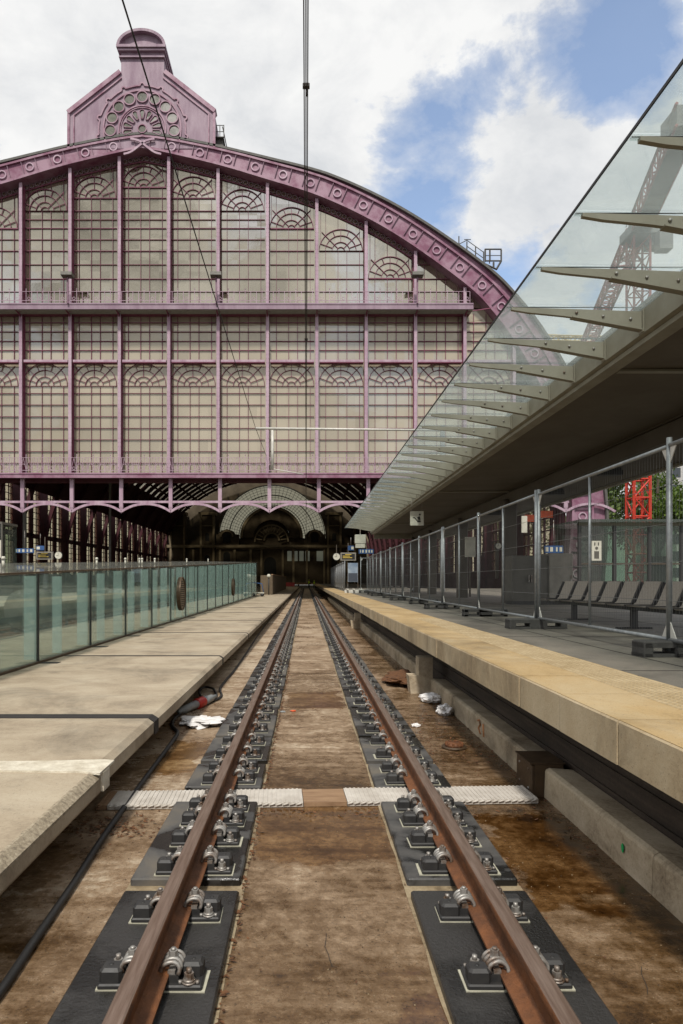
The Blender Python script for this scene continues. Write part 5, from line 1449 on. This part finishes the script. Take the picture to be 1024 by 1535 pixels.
def hole(px, py, rad, amt):
    d = Vector(((px-VX)/F, 1, (VY-py)/F)).normalized()
    v = nt.nodes.new('ShaderNodeVectorMath'); v.operation = 'DISTANCE'; nt.links.new(dirv, v.inputs[0]); v.inputs[1].default_value = d
    r = nt.nodes.new('ShaderNodeMapRange'); r.interpolation_type = 'SMOOTHSTEP'; r.inputs[1].default_value = 0; r.inputs[2].default_value = rad; r.inputs[3].default_value = amt; r.inputs[4].default_value = 0
    nt.links.new(v.outputs['Value'], r.inputs[0]); return r.outputs[0]
a = mathn(nt, 'ADD', mathn(nt, 'MULTIPLY', n1, .95), mathn(nt, 'MULTIPLY', n2, .55))
a = mathn(nt, 'SUBTRACT', a, .13)
for h in ((640,235,.15,-.24),(700,110,.11,-.13),(940,110,.10,-.16),(600,330,.12,-.14),(885,75,.13,-.22),(970,40,.15,-.18),(745,400,.08,-.15),(790,230,.12,.08),(800,15,.09,.12),(250,150,.48,.18),(860,370,.18,.14)):
    a = mathn(nt, 'ADD', a, hole(*h))
def hole_dir(d, rad, amt):
    d = Vector(d).normalized()
    v = nt.nodes.new('ShaderNodeVectorMath'); v.operation = 'DISTANCE'; nt.links.new(dirv, v.inputs[0]); v.inputs[1].default_value = d
    r = nt.nodes.new('ShaderNodeMapRange'); r.interpolation_type = 'SMOOTHSTEP'; r.inputs[1].default_value = 0; r.inputs[2].default_value = rad; r.inputs[3].default_value = amt; r.inputs[4].default_value = 0
    nt.links.new(v.outputs['Value'], r.inputs[0]); return r.outputs[0]
rear = None  # dark cloud patches added to the unseen rear sky for the glazing to reflect
for h in (((-.32,-1,.62),.24,1.0),((-.12,-1,.60),.20,.9),((-.22,-1,.47),.12,.7),((.12,-1,.50),.13,.6),((-.38,-1,.42),.11,.8),((-.40,-1,.24),.12,.9),((.2,-1,.36),.10,.5),((-.05,-1,.42),.08,.5)):
    q = hole_dir(*h); rear = q if rear is None else mathn(nt, 'MAXIMUM', rear, q)
rear = mathn(nt, 'MULTIPLY', rear, ramp(nt, nn(7.5, 8, .62, .5, loc=(.2,.9,.1)), [(.36, .05), (.52, 1.0)]))
mask = ramp(nt, a, [(.38, .08), (.49, .38), (.58, 1.0)])
shade = nn(5.5, 6, .6, .4, loc=(.7,.2,.5))
cl = ramp(nt, mathn(nt, 'ADD', mathn(nt,'MULTIPLY',shade,.7), mathn(nt,'MULTIPLY',n2,.3)), [(.32, (4.2,4.35,4.55)), (.46, (5.35,5.4,5.45)), (.58, (6.1,6.1,6.05))])
skc = nt.nodes.new('ShaderNodeMix'); skc.data_type = 'RGBA'; skc.blend_type = 'MULTIPLY'; skc.inputs[0].default_value = 1
nt.links.new(sky.outputs[0], skc.inputs[6]); skc.inputs[7].default_value = (1.55, 1.5, 1.45, 1)
cl = mixc(nt, mathn(nt, 'MULTIPLY', rear, .92), cl, (.55, .60, .66))
nt.links.new(mixc(nt, mask, skc.outputs[2], cl), bg.inputs['Color'])

sl = bpy.data.lights.new('sun', 'SUN'); sl.energy = 3.3; sl.angle = math.radians(5); sl.color = (1, .95, .87)
so = bpy.data.objects.new('sun', sl); COL.objects.link(so); so.location = (0, 0, 80)
so.rotation_euler = (-sun_dir).to_track_quat('-Z', 'Y').to_euler()

cam = bpy.data.cameras.new('camera'); co = bpy.data.objects.new('camera', cam); COL.objects.link(co)
co.location = (0, 0, EYE); co.rotation_euler = (PI/2, 0, 0)
cam.sensor_fit = 'HORIZONTAL'; cam.sensor_width = 24; cam.lens = 24
cam.shift_x = (512-VX)/1024; cam.shift_y = (VY-767.5)/1024
cam.clip_start = .05; cam.clip_end = 5000
SC.camera = co
SC.view_settings.view_transform = 'Standard'; SC.view_settings.look = 'None'; SC.view_settings.exposure = .15; SC.view_settings.gamma = 1
SC.cycles.max_bounces = 8; SC.cycles.transparent_max_bounces = 24; SC.cycles.diffuse_bounces = 3; SC.cycles.glossy_bounces = 3
SC.cycles.use_denoising = True
SC.cycles.caustics_reflective = False; SC.cycles.caustics_refractive = False
